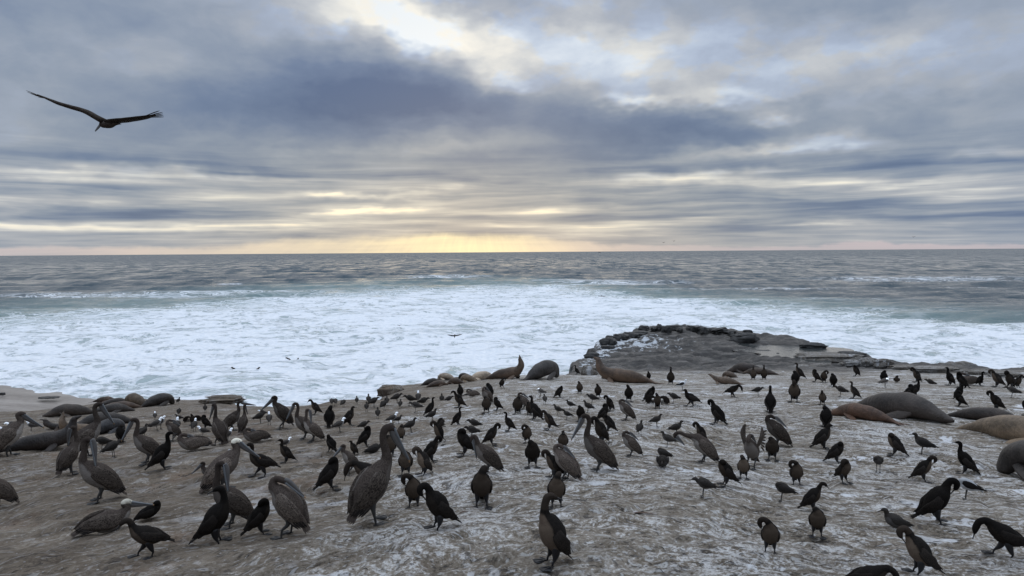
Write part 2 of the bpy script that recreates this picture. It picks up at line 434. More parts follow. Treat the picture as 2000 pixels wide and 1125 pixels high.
# ------------------------------------------------------------------ sea
saz = np.radians(np.linspace(-64, 64, 900))
inv = np.linspace(1 / 24.0, 1 / 1600.0, 900)
sr = np.concatenate([1 / inv, np.exp(np.linspace(np.log(1700), np.log(32000), 60))])
SA, SR = np.meshgrid(saz, sr)
SX = SR * np.sin(SA); SY = SR * np.cos(SA)
FOAM_PX = [(-400, 668), (-150, 655), (0, 640), (150, 624), (300, 608), (420, 598), (520, 590), (650, 580), (800, 570), (950, 564), (1080, 566), (1200, 578),
           (1350, 592), (1500, 604), (1620, 616), (1750, 628), (1880, 637), (2000, 643), (2300, 665)]
fp = [sea_hit(*q) for q in FOAM_PX]
fa = np.array([math.atan2(a, b) for a, b in fp]); fr = np.array([math.hypot(a, b) for a, b in fp])
FR = np.interp(SA, fa, fr)
wob = fbm(SX * 0.035, SY * 0.02, 4, 91)
rel = SR / FR + wob * 0.10
COV = 1 - sst(rel, 0.90, 1.22)
AQ = 1 - sst(rel, 1.0, 1.85 - 0.35 * sst(SA, -0.2, 0.3))
def patch(px, py, wx, wy, amp):
    cx_, cy_ = sea_hit(px, py)
    return amp * np.exp(-((SX - cx_) / wx) ** 2 - ((SY - cy_) / wy) ** 2)
LACE = np.zeros_like(SX)
for q in [(870, 541, 22, 14, .55), (820, 538, 16, 8, .5), (1130, 548, 20, 14, .6), (1240, 553, 22, 12, .55), (1090, 557, 18, 8, .4), (1790, 545, 40, 26, .5),
          (1560, 565, 14, 5, .55), (1670, 585, 14, 4, .45), (447, 555, 4, 5, .8), (1850, 562, 18, 7, .4), (1340, 566, 16, 6, .4),
          (120, 577, 34, 16, .38), (330, 575, 30, 12, .35), (600, 568, 26, 12, .35), (1720, 605, 20, 6, .35), (60, 605, 24, 8, .30)]:
    LACE += patch(*q)
calm = sst(SR, 30, 75)
Hs = np.zeros_like(SX)
rs = np.random.RandomState(3)
for L, A, sp_ in [(46, .34, .25), (29, .28, .4), (17, .22, .6), (9.5, .15, .8), (5.6, .095, 1.0), (3.3, .055, 1.2)]:
    for k in range(3):
        th_ = rs.normal(0.12, sp_ * 0.45)
        kx, ky = math.sin(th_) * 2 * np.pi / L, math.cos(th_) * 2 * np.pi / L
        amp = A / 1.6 * (0.55 + 1.3 * np.abs(pn(SX / (L * 2.4), SY / (L * 1.6), 100 + k + int(L))))
        fade = 1 - sst(SR, L * 45, L * 90)
        ph = kx * SX + ky * SY + 1.6 * pn(SX / (L * 1.5), SY / (L * 1.5), 130 + k) + rs.rand() * 6
        wv_ = np.sin(ph); wv_ = 1 - np.abs(wv_) ** 0.9 * 1.0 if False else np.sin(ph) + 0.22 * np.cos(2 * ph)
        Hs += wv_ * amp * fade
Hs *= calm * (1 - 0.62 * COV)
Hs += COV * calm * (fbm(SX * 0.22, SY * 0.30, 4, 200) * 0.28)
sea_me, _, _ = grid_mesh('sea', SX, SY, Hs - 0.0, {'foam': COV, 'aqua': AQ, 'lace': LACE})
m, g, p = new_mat('sea_water')
P = S(g, g.node('ShaderNodeNewGeometry').outputs['Position'])
x, y, z = g.xyz(P)
cov = g.attr('foam'); aq = g.attr('aqua'); lace = g.attr('lace')
dst = g.math('SQRT', x * x + y * y)
# foam: a torn sheet with holes, breaking into lace at its edge
wp = g.noise(g.comb(x * 0.06, y * 0.06, 0.0), 1.0, 3, 0.5, color=True)
wxx, wyy, _ = g.xyz(wp)
fx = x + (wxx - 0.5) * 16.0; fy = y + (wyy - 0.5) * 16.0
fn1 = g.noise(g.comb(fx * 0.20, fy * 0.34, 0.0), 1.0, 7, 0.62, dist=0.4)
fn2 = g.noise(g.comb(fx * 0.75, fy * 1.05, 5.0), 1.0, 6, 0.62, dist=0.3)
fn3 = g.noise(g.comb(fx * 0.035, fy * 0.05, 8.0), 1.0, 4, 0.55)
field = fn1 * 0.46 + fn2 * 0.40 + fn3 * 0.20
hole = g.smooth(field + (cov - 1.0) * 0.26, 0.462, 0.530)
ridge1 = g.math('ABSOLUTE', g.noise(g.comb(fx * 0.11, fy * 0.20, 2.0), 1.0, 7, 0.64, dist=0.9) - 0.5)
ridge2 = g.math('ABSOLUTE', g.noise(g.comb(fx * 0.30, fy * 0.55, 6.0), 1.0, 5, 0.6, dist=0.6) - 0.5)
edge = g.smooth(cov, 0.02, 0.45)
lc = g.smooth(ridge1, 0.040, 0.008) * g.math('MAXIMUM', edge, g.smooth(lace, 0.12, 0.5))
lc2 = g.smooth(ridge2, 0.045, 0.012) * g.math('MAXIMUM', g.smooth(cov, 0.1, 0.6) * 0.9, g.smooth(lace, 0.25, 0.7) * 0.8)
film = g.smooth(fn1 + lace * 0.16 + aq * 0.08, 0.58, 0.74) * g.math('MAXIMUM', g.smooth(lace, 0.10, 0.5) * 0.8, aq * 0.40)
caps = g.smooth(g.noise(g.comb(x * 0.045, y * 0.13, 0.0), 1.0, 6, 0.6), 0.705, 0.74) * 0.5
fm = g.math('MAXIMUM', g.math('MAXIMUM', hole * g.smooth(cov, 0.30, 0.75), lc * 0.85), g.math('MAXIMUM', lc2 * 0.7, g.math('MAXIMUM', film * 0.75, caps)))
fm = fm.clamp()
deep = g.mix(aq, (0.028, 0.058, 0.080), (0.150, 0.235, 0.240))
milky = g.mix(g.smooth(cov, 0.3, 0.9) * 0.9, deep, (0.40, 0.49, 0.51))
foamc = g.mix(g.smooth(g.noise(g.comb(x * 0.9, y * 0.9, 0.0), 2.2, 7, 0.7), 0.30, 0.70), (0.72, 0.775, 0.83), (0.94, 0.96, 0.98))
g.put(p.inputs['Base Color'], g.mix(fm, milky, foamc))
g.put(p.inputs['Roughness'], g.math('MAXIMUM', fm * 0.75, 0.10 + g.smooth(dst, 80.0, 1500.0) * 0.15))
p.inputs['IOR'].default_value = 1.33
g.put(p.inputs['Specular IOR Level'], 0.22 - fm * 0.12)
nvec = g.noise(g.comb(x * 0.11, y * 0.045, 7.0), 1.0, 9, 0.74, color=True)
nx_, ny_, _ = g.xyz(nvec)
near_ = g.smooth(dst, 60.0, 260.0) * 0.75 + 0.25
fl = 1.0 - fm * 0.6
b1 = g.noise(g.comb(x * 0.55, y * 1.0, 0.0), 1.0, 8, 0.66)
nb = g.bump(b1 + hole * cov * 0.25, 1.0, 0.40)
add = g.comb((nx_ - 0.5) * near_ * fl * 1.6, (ny_ - 0.56) * near_ * fl * 2.6, 0.0)
g.put(p.inputs['Normal'], g.vmath('NORMALIZE', g.vmath('ADD', nb, add)))
sea = link('sea', sea_me, mat=m); tag(sea, kind='structure')

# ------------------------------------------------------------------ beach at the left
WL = np.array([sea_hit(a, b) for a, b in [(-500, 700), (-200, 722), (0, 741), (28, 744), (60, 757), (120, 764), (150, 770), (150, 778), (185, 782), (240, 785), (400, 800)]])
gx_, gy_ = np.meshgrid(np.linspace(-110, -8, 240), np.linspace(16, 75, 200))
o_ = np.argsort(WL[:, 0])
wl = np.interp(gx_, WL[o_, 0], WL[o_, 1])
bzv = (wl - gy_) * 0.050 + 0.015
bzv = np.clip(bzv, -1.2, 1.1) + fbm(gx_ * 0.15, gy_ * 0.5, 3, 300) * 0.03
beach_me, _, _ = grid_mesh('beach', gx_, gy_, bzv)
m, g, p = new_mat('wet_sand')
P = S(g, g.node('ShaderNodeNewGeometry').outputs['Position'])
x, y, z = g.xyz(P)
sn = g.noise(g.comb(x * 0.10, y * 0.9 + x * 0.18, 0.0), 1.0, 6, 0.6)
sn2 = g.noise(P, 3.0, 6, 0.6)
drift = g.smooth(g.noise(g.comb(x * 0.22, y * 1.4, 5.0), 1.0, 7, 0.66), 0.60, 0.68)
cs = g.ramp(sn * 0.7 + sn2 * 0.3, [(0.35, (0.115, 0.098, 0.085)), (0.5, (0.20, 0.175, 0.155)), (0.65, (0.30, 0.27, 0.245))])
g.put(p.inputs['Base Color'], g.mix(drift * 0.75, cs, (0.035, 0.03, 0.028)))
g.put(p.inputs['Roughness'], g.smooth(z, -0.05, 0.9) * 0.4 + 0.38)
g.put(p.inputs['Normal'], g.bump(sn * 0.6 + sn2 * 0.4, 0.5, 0.06))
beach = link('beach', beach_me, mat=m); tag(beach, kind='structure')

# ------------------------------------------------------------------ tide pool on the bench
a_ = np.linspace(0, 2 * np.pi, 61)
prad = np.array([0.0, 0.5, 1.0])
PA, PR = np.meshgrid(a_, prad)
wobb = 1 + 0.22 * np.sin(PA * 3 + 1) + 0.12 * np.sin(PA * 7)
me, _, _ = grid_mesh('tide_pool', POOL_C[0] + PR * 4.6 * wobb * np.cos(PA), POOL_C[1] + PR * 5.6 * wobb * np.sin(PA), np.full_like(PA, 1.085))
m, g, p = new_mat('still_water')
P = S(g, g.node('ShaderNodeNewGeometry').outputs['Position'])
p.inputs['Base Color'].default_value = (0.05, 0.055, 0.055, 1); p.inputs['Roughness'].default_value = 0.10; p.inputs['IOR'].default_value = 1.33
g.put(p.inputs['Normal'], g.bump(g.noise(P, 2.5, 5, 0.6), 0.6, 0.06))
tp = link('tide_pool', me, mat=m); tag(tp, kind='structure')

# ------------------------------------------------------------------ swept bodies
def catmull(pts, sub):
    P_ = np.array(pts, float); n = len(P_)
    E = np.vstack([2 * P_[0] - P_[1], P_, 2 * P_[-1] - P_[-2]])
    out_ = []; par = []
    for i in range(1, n):
        p0, p1, p2, p3 = E[i - 1], E[i], E[i + 1], E[i + 2]
        for k in range(sub):
            t = k / sub
            out_.append(0.5 * ((2 * p1) + (-p0 + p2) * t + (2 * p0 - 5 * p1 + 4 * p2 - p3) * t * t + (-p0 + 3 * p1 - 3 * p2 + p3) * t ** 3))
            par.append(i - 1 + t)
    out_.append(P_[-1]); par.append(n - 1)
    A = np.array(out_); A[:, 3:] = np.maximum(A[:, 3:], 0.0008)
    return A, np.array(par)
class Geo:
    def __init__(s): s.v = []; s.f = []; s.uv = []; s.at = []
    def sweep(s, pts, sub=5, n=12, lat=(0, 1, 0), rough=0.0, seed=0, belly=None, head=None, power=1.0, twist=None):
        """pts: (x, y, z, half width, half height) from tail to nose. belly/head: parameter ranges for attribute 'front' / 'head'"""
        A, par = catmull(pts, sub); m_ = len(A)
        rs_ = np.random.RandomState(seed)
        L = Vector(lat); base = len(s.v); dist = 0.0
        for i in range(m_):
            a = A[max(i - 1, 0)]; b = A[min(i + 1, m_ - 1)]
            T = Vector((b - a)[:3])
            T = T.normalized() if T.length > 1e-9 else Vector((1, 0, 0))
            L = (L - T * L.dot(T)); L = L.normalized() if L.length > 1e-6 else Vector((0, 1, 0))
            N = T.cross(L)
            if i: dist += float(np.linalg.norm(A[i][:3] - A[i - 1][:3]))
            c = Vector(A[i][:3]); w_, h_ = A[i][3], A[i][4]
            fr_ = 0.0 if belly is None else float(sst(par[i], belly[0], belly[1]) * (1 - sst(par[i], belly[2], belly[3])))
            hd_ = 0.0 if head is None else float(sst(par[i], head[0], head[1]))
            for k in range(n):
                ph = 2 * math.pi * k / n
                cc, ss = math.cos(ph), math.sin(ph)
                q = 1 + (rs_.rand() - 0.5) * rough
                s.v.append(tuple(c + L * (w_ * cc * q) + N * (h_ * ss * q)))
                s.uv.append((dist, ph / (2 * math.pi) if k <= n else 1))
                s.at.append((fr_ * float(sst(-ss, -0.25, 0.55)), hd_))
        for i in range(m_ - 1):
            for k in range(n):
                k2 = (k + 1) % n
                s.f.append((base + i * n + k, base + i * n + k2, base + (i + 1) * n + k2, base + (i + 1) * n + k))
        s.f.append(tuple(base + k for k in range(n))[::-1]); s.f.append(tuple(base + (m_ - 1) * n + k for k in range(n)))
        return s
    def poly(s, pts, thick=0.004, at=(0, 0)):
        """flat outline in the ground plane with thickness"""
        b = len(s.v); n = len(pts)
        for dz_ in (0, thick):
            for q in pts: s.v.append((q[0], q[1], q[2] + dz_)); s.uv.append((q[0], q[1])); s.at.append(at)
        s.f.append(tuple(b + k for k in range(n))[::-1]); s.f.append(tuple(b + n + k for k in range(n)))
        for k in range(n):
            k2 = (k + 1) % n; s.f.append((b + k, b + k2, b + n + k2, b + n + k))
        return s
    def ball(s, c, r, at=(0, 0)):
        return s.sweep([(c[0] - r * .98, c[1], c[2], r * .2, r * .2), (c[0] - r * .6, c[1], c[2], r * .8, r * .8), (c[0], c[1], c[2], r, r), (c[0] + r * .6, c[1], c[2], r * .8, r * .8), (c[0] + r * .98, c[1], c[2], r * .2, r * .2)], 2, 8)
    def mesh(s, name, mat=None, wobble=0.0, wscale=8.0):
        me = bpy.data.meshes.new(name)
        V = s.v
        if wobble:
            A = np.array(V); A = A + np.stack([pn(A[:, 0] * wscale + A[:, 2] * 3, A[:, 1] * wscale, 3), pn(A[:, 1] * wscale, A[:, 2] * wscale + 5, 4), pn(A[:, 2] * wscale, A[:, 0] * wscale + 9, 5)], -1) * wobble
            V = A.tolist()
        me.from_pydata(V, [], s.f)
        me.polygons.foreach_set('use_smooth', np.ones(len(me.polygons), bool))
        uvl = me.uv_layers.new(name='UVMap')
        vi = np.zeros(len(me.loops), np.int32); me.loops.foreach_get('vertex_index', vi)
        U_ = np.array(s.uv, np.float32)[vi]; uvl.data.foreach_set('uv', U_.ravel())
        for j, nm in enumerate(('front', 'head')):
            a = me.attributes.new(nm, 'FLOAT', 'POINT'); a.data.foreach_set('value', np.array([q[j] for q in s.at], np.float32))
        if mat: me.materials.append(mat)
        me.update()
        return me

# ------------------------------------------------------------------ plumage and hide
def feather_mat(name, back, front, headc, spec=0.06, rough=0.75, scallop=0.0, fscale=60.0, vary=0.25, edge=(0.3, 0.26, 0.22), streak=0.0):
    m, g, p = new_mat(name)
    oi = g.node('ShaderNodeObjectInfo'); rnd = S(g, oi.outputs['Random']); tone = g.xyz(oi.outputs['Color'])
    tc_ = g.node('ShaderNodeTexCoord'); ob = S(g, tc_.outputs['Object']); uv = S(g, tc_.outputs['UV'])
    fr_ = g.attr('front'); hd_ = g.attr('head')
    nz = g.noise(ob, 26.0, 5, 0.65); nz2 = g.noise(ob, 7.0, 3, 0.5)
    c = g.mix(g.smooth(fr_ + (nz - 0.5) * 0.5, 0.25, 0.75) * tone[0], back, front)
    c = g.mix((g.smooth(hd_, 0.35, 0.65) * tone[1]).clamp(), c, headc)
    sx, sy, sz_ = g.xyz(uv)
    vo = g.voronoi(g.comb(sx * fscale * 1.5, sy * 52.0, 0.0), 1.0)
    sc_ = g.smooth(vo + (nz - 0.5) * 0.25, 0.40, 0.60)
    if scallop: c = g.mix(sc_ * scallop * (1.0 - g.smooth(hd_, 0.2, 0.5)), c, edge)
    st_ = g.noise(g.comb(sx * 7.0, sy * 30.0, 0.0), 1.0, 4, 0.6)
    if streak: c = g.mix(g.smooth(st_, 0.5, 0.7) * streak, c, edge)
    f = (1.0 - vary) + rnd * (2 * vary)
    br = g.node('ShaderNodeVectorMath', operation='SCALE'); g.put(br.inputs[0], c); g.put(br.inputs['Scale'], f * (0.70 + nz * 0.35 + nz2 * 0.25) * tone[2])
    g.put(p.inputs['Base Color'], S(g, br.outputs[0]))
    p.inputs['Roughness'].default_value = rough; p.inputs['Specular IOR Level'].default_value = spec
    g.put(p.inputs['Normal'], g.bump(vo * 0.6 + nz * 0.5 + st_ * 0.3, 0.55, 0.012))
    return m
def plain_mat(name, c, rough=0.5, spec=0.4, nscale=30.0, nstr=0.3):
    m, g, p = new_mat(name)
    ob = S(g, g.node('ShaderNodeTexCoord').outputs['Object'])
    nz = g.noise(ob, nscale, 5, 0.6)
    a = tuple(v * (1 - nstr) for v in c); b = tuple(min(v * (1 + nstr), 1) for v in c)
    g.put(p.inputs['Base Color'], g.mix(nz, a, b)); p.inputs['Roughness'].default_value = rough; p.inputs['Specular IOR Level'].default_value = spec
    g.put(p.inputs['Normal'], g.bump(nz, 0.3, 0.01))
    return m
M_CORM = feather_mat('cormorant_plumage', (0.0070, 0.0062, 0.0058), (0.072, 0.055, 0.042), (0.026, 0.020, 0.016), scallop=0.10, edge=(0.034, 0.027, 0.021), spec=0.04, rough=0.7)
M_CWING = feather_mat('cormorant_wing', (0.011, 0.0098, 0.0092), (0.02, 0.015, 0.012), (0.02, 0.015, 0.012), scallop=0.38, edge=(0.040, 0.031, 0.025), spec=0.05, rough=0.6)
M_CBILL = plain_mat('cormorant_bill', (0.018, 0.018, 0.02), 0.4)
M_CLEG = plain_mat('cormorant_leg', (0.010, 0.010, 0.012), 0.4)
M_EYE = plain_mat('eye', (0.01, 0.012, 0.014), 0.1, 0.6)
M_PEL = feather_mat('pelican_plumage', (0.046, 0.036, 0.031), (0.26, 0.24, 0.22), (0.60, 0.57, 0.48), scallop=0.32, fscale=40.0, edge=(0.12, 0.10, 0.085), vary=0.2)
M_PWING = feather_mat('pelican_wing', (0.030, 0.024, 0.021), (0.09, 0.07, 0.06), (0.06, 0.05, 0.04), scallop=0.50, fscale=34.0, edge=(0.145, 0.12, 0.10), vary=0.2, streak=0.70)
M_PQUILL = plain_mat('pelican_quill', (0.022, 0.019, 0.018), 0.65, 0.1, 20)
M_PCOV = plain_mat('pelican_covert', (0.17, 0.15, 0.135), 0.75, 0.1, 40, .45)
M_PBILL = plain_mat('pelican_bill', (0.125, 0.135, 0.145), 0.45, nscale=14)
M_PPOUCH = plain_mat('pelican_pouch', (0.085, 0.080, 0.078), 0.5, nscale=14)
M_PTIP = plain_mat('pelican_bill_tip', (0.26, 0.16, 0.085), 0.45)
M_PLEG = plain_mat('pelican_leg', (0.035, 0.034, 0.034), 0.5)
M_GULL = feather_mat('gull_plumage', (0.034, 0.030, 0.027), (0.16, 0.155, 0.155), (0.72, 0.74, 0.76), scallop=0.15, fscale=90, edge=(0.07, 0.065, 0.06), vary=0.15)
M_GWING = feather_mat('gull_wing', (0.028, 0.025, 0.023), (0.03, 0.03, 0.03), (0.03, 0.03, 0.03), scallop=0.22, fscale=80, edge=(0.075, 0.07, 0.066), vary=0.15)
M_GBILL = plain_mat('gull_bill', (0.045, 0.035, 0.03), 0.4)
M_GLEG = plain_mat('gull_leg', (0.02, 0.02, 0.02), 0.5)
M_WGULL = feather_mat('pale_gull_plumage', (0.66, 0.68, 0.70), (0.74, 0.76, 0.78), (0.74, 0.76, 0.78), vary=0.05)
M_YBILL = plain_mat('yellow_bill', (0.45, 0.30, 0.09), 0.4)

def mv(pts, dx=0, dz=0): return [(a + dx, b, c + dz, d, e) for a, b, c, d, e in pts]
def blades(G, starts, ends, w, h, lat=(0, 1, 0)):
    for a, b in zip(starts, ends):
        mid = [(a[i] + b[i]) / 2 for i in range(3)]
        G.sweep([(*a, w * .5, h * .6), (*mid, w, h), (*[mid[i] * .3 + b[i] * .7 for i in range(3)], w * .8, h * .8), (*b, w * .2, h * .25)], 2, 6, lat)

# ---- cormorant
C_TRUNK = {  # tail tip -> shoulder
 'U': [(-.300, 0, .035, .030, .004), (-.235, 0, .085, .034, .006), (-.165, 0, .145, .034, .018), (-.115, 0, .205, .062, .050), (-.065, 0, .275, .082, .078), (-.02, 0, .345, .088, .086), (.025, 0, .415, .078, .072)],
 'V': [(-.190, 0, .020, .030, .004), (-.150, 0, .075, .034, .007), (-.115, 0, .135, .036, .018), (-.080, 0, .195, .064, .052), (-.045, 0, .265, .084, .078), (-.015, 0, .340, .090, .084), (.012, 0, .415, .078, .070)],
 'H': [(-.345, 0, .140, .028, .004), (-.275, 0, .180, .034, .007), (-.205, 0, .225, .036, .020), (-.150, 0, .255, .062, .050), (-.070, 0, .295, .082, .078), (.005, 0, .335, .086, .084), (.075, 0, .385, .070, .066)],
}
def tilt(T__, a, cx, cz):
    ca, sa = math.cos(a), math.sin(a)
    return [(cx + (x - cx) * ca - (z - cz) * sa, y, cz + (x - cx) * sa + (z - cz) * ca, d, e) for x, y, z, d, e in T__]
def squat(T__, f=.07, z0=.30, fat=1.27, tl=.80):
    t0 = T__[2]
    T__ = [(t0[0] + (a - t0[0]) * tl, b, t0[2] + (c - t0[2]) * tl, d, e) if i < 2 else (a, b, c, d, e) for i, (a, b, c, d, e) in enumerate(T__)]
    return [(a, b, c - f * min(1, max(c, 0) / z0), d * (fat if i > 2 else 1), e * (fat if i > 2 else 1)) for i, (a, b, c, d, e) in enumerate(T__)]
for k_ in C_TRUNK: C_TRUNK[k_] = squat(C_TRUNK[k_], .07 if k_ != 'H' else .06)
C_END = {'U': (.025, .345), 'V': (.012, .345), 'H': (.075, .325)}
C_NECK = {  # offsets from trunk end; last = face
 'up':   [(.035, 0, .060, .048, .046), (.040, 0, .115, .031, .032), (.034, 0, .165, .026, .028), (.040, 0, .205, .026, .030), (.068, 0, .228, .026, .027), (.100, 0, .226, .018, .018), (.120, 0, .220, .010, .010)],
 'back': [(.030, 0, .060, .048, .046), (.034, 0, .115, .031, .032), (.030, 0, .165, .026, .028), (.012, 0, .205, .026, .029), (-.018, 0, .218, .026, .026), (-.048, 0, .208, .018, .018), (-.066, 0, .200, .010, .010)],
 'short':[(.030, 0, .050, .050, .050), (.040, 0, .090, .036, .038), (.045, 0, .122, .030, .034), (.070, 0, .140, .027, .028), (.100, 0, .136, .018, .018), (.120, 0, .130, .010, .010)],
 'curl': [(.034, 0, .055, .050, .050), (.052, 0, .105, .036, .037), (.086, 0, .142, .032, .034), (.128, 0, .140, .030, .031), (.148, 0, .104, .027, .028), (.138, 0, .066, .022, .022), (.122, 0, .044, .012, .012)],
 'side': [(.020, .008, .060, .050, .050), (.030, .040, .108, .038, .038), (.034, .085, .132, .033, .035), (.030, .128, .112, .030, .032), (.028, .142, .066, .028, .028), (.030, .130, .026, .022, .022), (.032, .118, .004, .012, .012)],
 'tuck': [(.024, .004, .050, .054, .056), (.024, .016, .092, .042, .046), (.002, .030, .116, .036, .038), (-.030, .036, .106, .031, .033), (-.052, .034, .074, .026, .027), (-.062, .032, .046, .012, .012)],
 'none': [(.022, .010, .046, .058, .056), (.016, .030, .074, .046, .044), (-.016, .044, .070, .032, .032), (-.036, .048, .050, .014, .014)],
 'down': [(.055, 0, .050, .050, .050), (.110, 0, .074, .036, .037), (.160, 0, .050, .031, .032), (.186, 0, .000, .029, .031), (.196, 0, -.045, .026, .027), (.200, 0, -.075, .018, .018), (.204, 0, -.092, .010, .010)],
 'walk': [(.040, 0, .055, .048, .046), (.062, 0, .108, .032, .034), (.088, 0, .150, .028, .030), (.128, 0, .160, .028, .029), (.160, 0, .138, .022, .023), (.178, 0, .118, .012, .012)],
}
def head_dir(neck):
    a = Vector(neck[-2][:3]); b = Vector(neck[-1][:3]); return (b - a).normalized()
LIB = {}
def corm(trunk, neck, extra=None):
    key = ('c', trunk, neck, extra)
    if key in LIB: return LIB[key]
    T_ = C_TRUNK[trunk]; ex, ez = C_END[trunk]
    NK = [(ex + a, b, ez + c, d, e) for a, b, c, d, e in C_NECK[neck]]
    NK = [(a, b, c, d * 1.10, e * 1.10) for a, b, c, d, e in NK[:3]] + [(a, b, c, d * 1.16, e * 1.16) for a, b, c, d, e in NK[3:]]
    if extra == 'sit':
        T_ = mv(T_, 0, -.11); NK = mv(NK, 0, -.11)
    pts = T_ + NK; n = len(pts)
    G = Geo().sweep(pts, 5, 14, rough=.05, seed=len(LIB), belly=(2.4, 3.6, 6.8, 8.2), head=(7.2, 9.0))
    # tail fan of separate quills
    a, b = T_[2], T_[0]
    blades(G, [(a[0], y_, a[2]) for y_ in (-.02, -.007, .007, .02)], [(b[0] - .012, y_, b[2] - .010) for y_ in (-.040, -.014, .014, .040)], .014, .004)
    parts = [('body', G.mesh('body', M_CORM, .006, 14), None)]
    hd_ = head_dir(NK); f_ = Vector(NK[-1][:3]) - hd_ * .012; blen = .072
    q = lambda k, w_, h_, dr=0: (*(f_ + hd_ * (blen * k) + Vector((0, 0, -dr))), w_, h_)
    parts.append(('bill', Geo().sweep([q(0, .009, .011), q(.35, .0065, .0075), q(.75, .005, .0055), q(.97, .0045, .006, .002), q(1.0, .002, .004, .007)], 2, 7).mesh('bill', M_CBILL), None))
    for sgn in (-1, 1):
        e0 = Vector(NK[-2][:3]) if len(NK) > 4 else Vector(NK[-1][:3])
        latv = Vector((0, 1, 0)) - hd_ * hd_.y; latv.normalize()
        if neck not in ('none',): parts.append(('eye', Geo().ball(e0 + latv * (sgn * .015) + Vector((0, 0, .006)), .0048).mesh('eye', M_EYE), None))
    # wings
    for sgn in (-1, 1):
        W = Geo()
        if extra == 'spread':
            W.sweep([(-.01, sgn * .09, .35, .012, .030), (.01, sgn * .16, .37, .012, .050), (.02, sgn * .24, .33, .009, .085), (.0, sgn * .29, .25, .006, .09), (-.02, sgn * .31, .18, .003, .06)], 4, 8, lat=(1, 0, 0))
            blades(W, [(0, sgn * (.14 + .03 * k), .29 - .01 * k) for k in range(6)], [(-.03, sgn * (.12 + .042 * k), .13 - .006 * abs(k - 2)) for k in range(6)], .004, .018, lat=(1, 0, 0))
        else:
            S_ = T_
            def along(k, yy, up, w_, h_):
                A_, _ = catmull(S_, 4); i = int(k * (len(A_) - 1)); c_ = A_[i]; d_ = Vector((A_[min(i + 1, len(A_) - 1)] - A_[i - 1])[:3]).normalized()
                nrm = Vector((-d_.z, 0, d_.x))
                return (c_[0] + nrm.x * up, sgn * yy, c_[2] + nrm.z * up, w_, h_)
            W.sweep([along(.98, .074, .010, .014, .024), along(.86, .108, .014, .018, .050), along(.72, .113, .018, .017, .058), along(.55, .092, .026, .018, .056), along(.36, .040, .030, .009, .026), along(.20, .022, .022, .005, .012)], 4, 10, rough=.04)
            blades(W, [along(.6, .072, .03 - .016 * k, 0, 0)[:3] for k in range(4)], [along(.16 + .04 * k, .030 + .006 * k, .024 - .010 * k, 0, 0)[:3] for k in range(4)], .004, .011)
            if extra == 'lift':
                W = Geo(); W.sweep([(-.0, sgn * .08, .35, .014, .03), (-.04, sgn * .10, .43, .012, .05), (-.08, sgn * .10, .50, .009, .05), (-.13, sgn * .09, .53, .004, .03)], 4, 8, lat=(0, 1, 0))
                blades(W, [(-.05, sgn * .09, .37 + .025 * k) for k in range(5)], [(-.17 + .01 * k, sgn * .085, .39 + .04 * k) for k in range(5)], .004, .012)
        parts.append(('wing', W.mesh('wing', M_CWING, .004, 20), None))
    if extra != 'sit':
        hipx = {'U': -.035, 'V': -.035, 'H': -.03}[trunk]; hz = {'U': .175, 'V': .17, 'H': .20}[trunk]
        stride = {'U': .0, 'V': .0, 'H': .07}[trunk]
        for sgn in (-1, 1):
            fx_ = .005 + sgn * stride; fy_ = sgn * .060
            lg = Geo().sweep([(hipx, sgn * .050, hz, .040, .046), ((hipx + fx_) / 2 - .012, sgn * .052, hz * .55, .028, .031), (fx_ - .014, fy_, hz * .28, .011, .012), (fx_ - .004, fy_, .035, .009, .010), (fx_, fy_, .006, .010, .008)], 3, 8, lat=(0, 1, 0))
            ft = Geo()
            tp_ = [(-.018, 0), (.020, .020), (.050, .050), (.058, .030), (.092, .016), (.088, -.002), (.080, -.030), (.056, -.040), (.018, -.018)]
            yaw_ = sgn * .30
            P2 = [(fx_ + (a_ * math.cos(yaw_) - sgn * b_ * math.sin(yaw_)) * 1.30, fy_ + (a_ * math.sin(yaw_) + sgn * b_ * math.cos(yaw_)) * 1.30, .003) for a_, b_ in tp_]
            ft.poly(P2, .007)
            for k in (2, 4, 6): ft.sweep([(fx_ - .005, fy_, .010, .007, .006), ((fx_ + P2[k][0]) / 2, (fy_ + P2[k][1]) / 2, .011, .006, .006), (*P2[k][:2], .006, .004, .004)], 2, 6)
            parts.append(('leg', lg.mesh('leg', M_CLEG), None)); parts.append(('foot', ft.mesh('foot', M_CLEG), len(parts) - 1))
    top = max(v[2] for v in G.v)
    if extra == 'lift': top = .53
    LIB[key] = (parts, top); return LIB[key]

# ---- pelican
P_TRUNK = {
 'N': [(-.430, 0, .285, .050, .006), (-.360, 0, .325, .070, .016), (-.285, 0, .375, .075, .050), (-.190, 0, .440, .115, .105), (-.060, 0, .510, .148, .145), (.070, 0, .560, .145, .142), (.165, 0, .615, .105, .110)],
 'S': [(-.300, 0, .110, .055, .006), (-.250, 0, .190, .070, .016), (-.205, 0, .270, .078, .055), (-.145, 0, .360, .118, .110), (-.075, 0, .460, .145, .140), (.000, 0, .560, .138, .130), (.060, 0, .650, .095, .095)],
 'L': [(-.440, 0, .090, .050, .006), (-.370, 0, .115, .070, .016), (-.290, 0, .145, .085, .050), (-.180, 0, .165, .130, .100), (-.050, 0, .165, .155, .145), (.080, 0, .175, .150, .150), (.175, 0, .215, .105, .110)],
}
for k_, f_, in (('N', .17), ('S', .09)): P_TRUNK[k_] = squat(P_TRUNK[k_], f_, .40 if k_ == 'N' else .35, 1.08, 1.0)
P_TRUNK['N'] = tilt(P_TRUNK['N'], .36, -.05, .33)
P_END = {'N': (P_TRUNK['N'][-1][0], P_TRUNK['N'][-1][2]), 'S': (.060, .560), 'L': (.175, .215)}
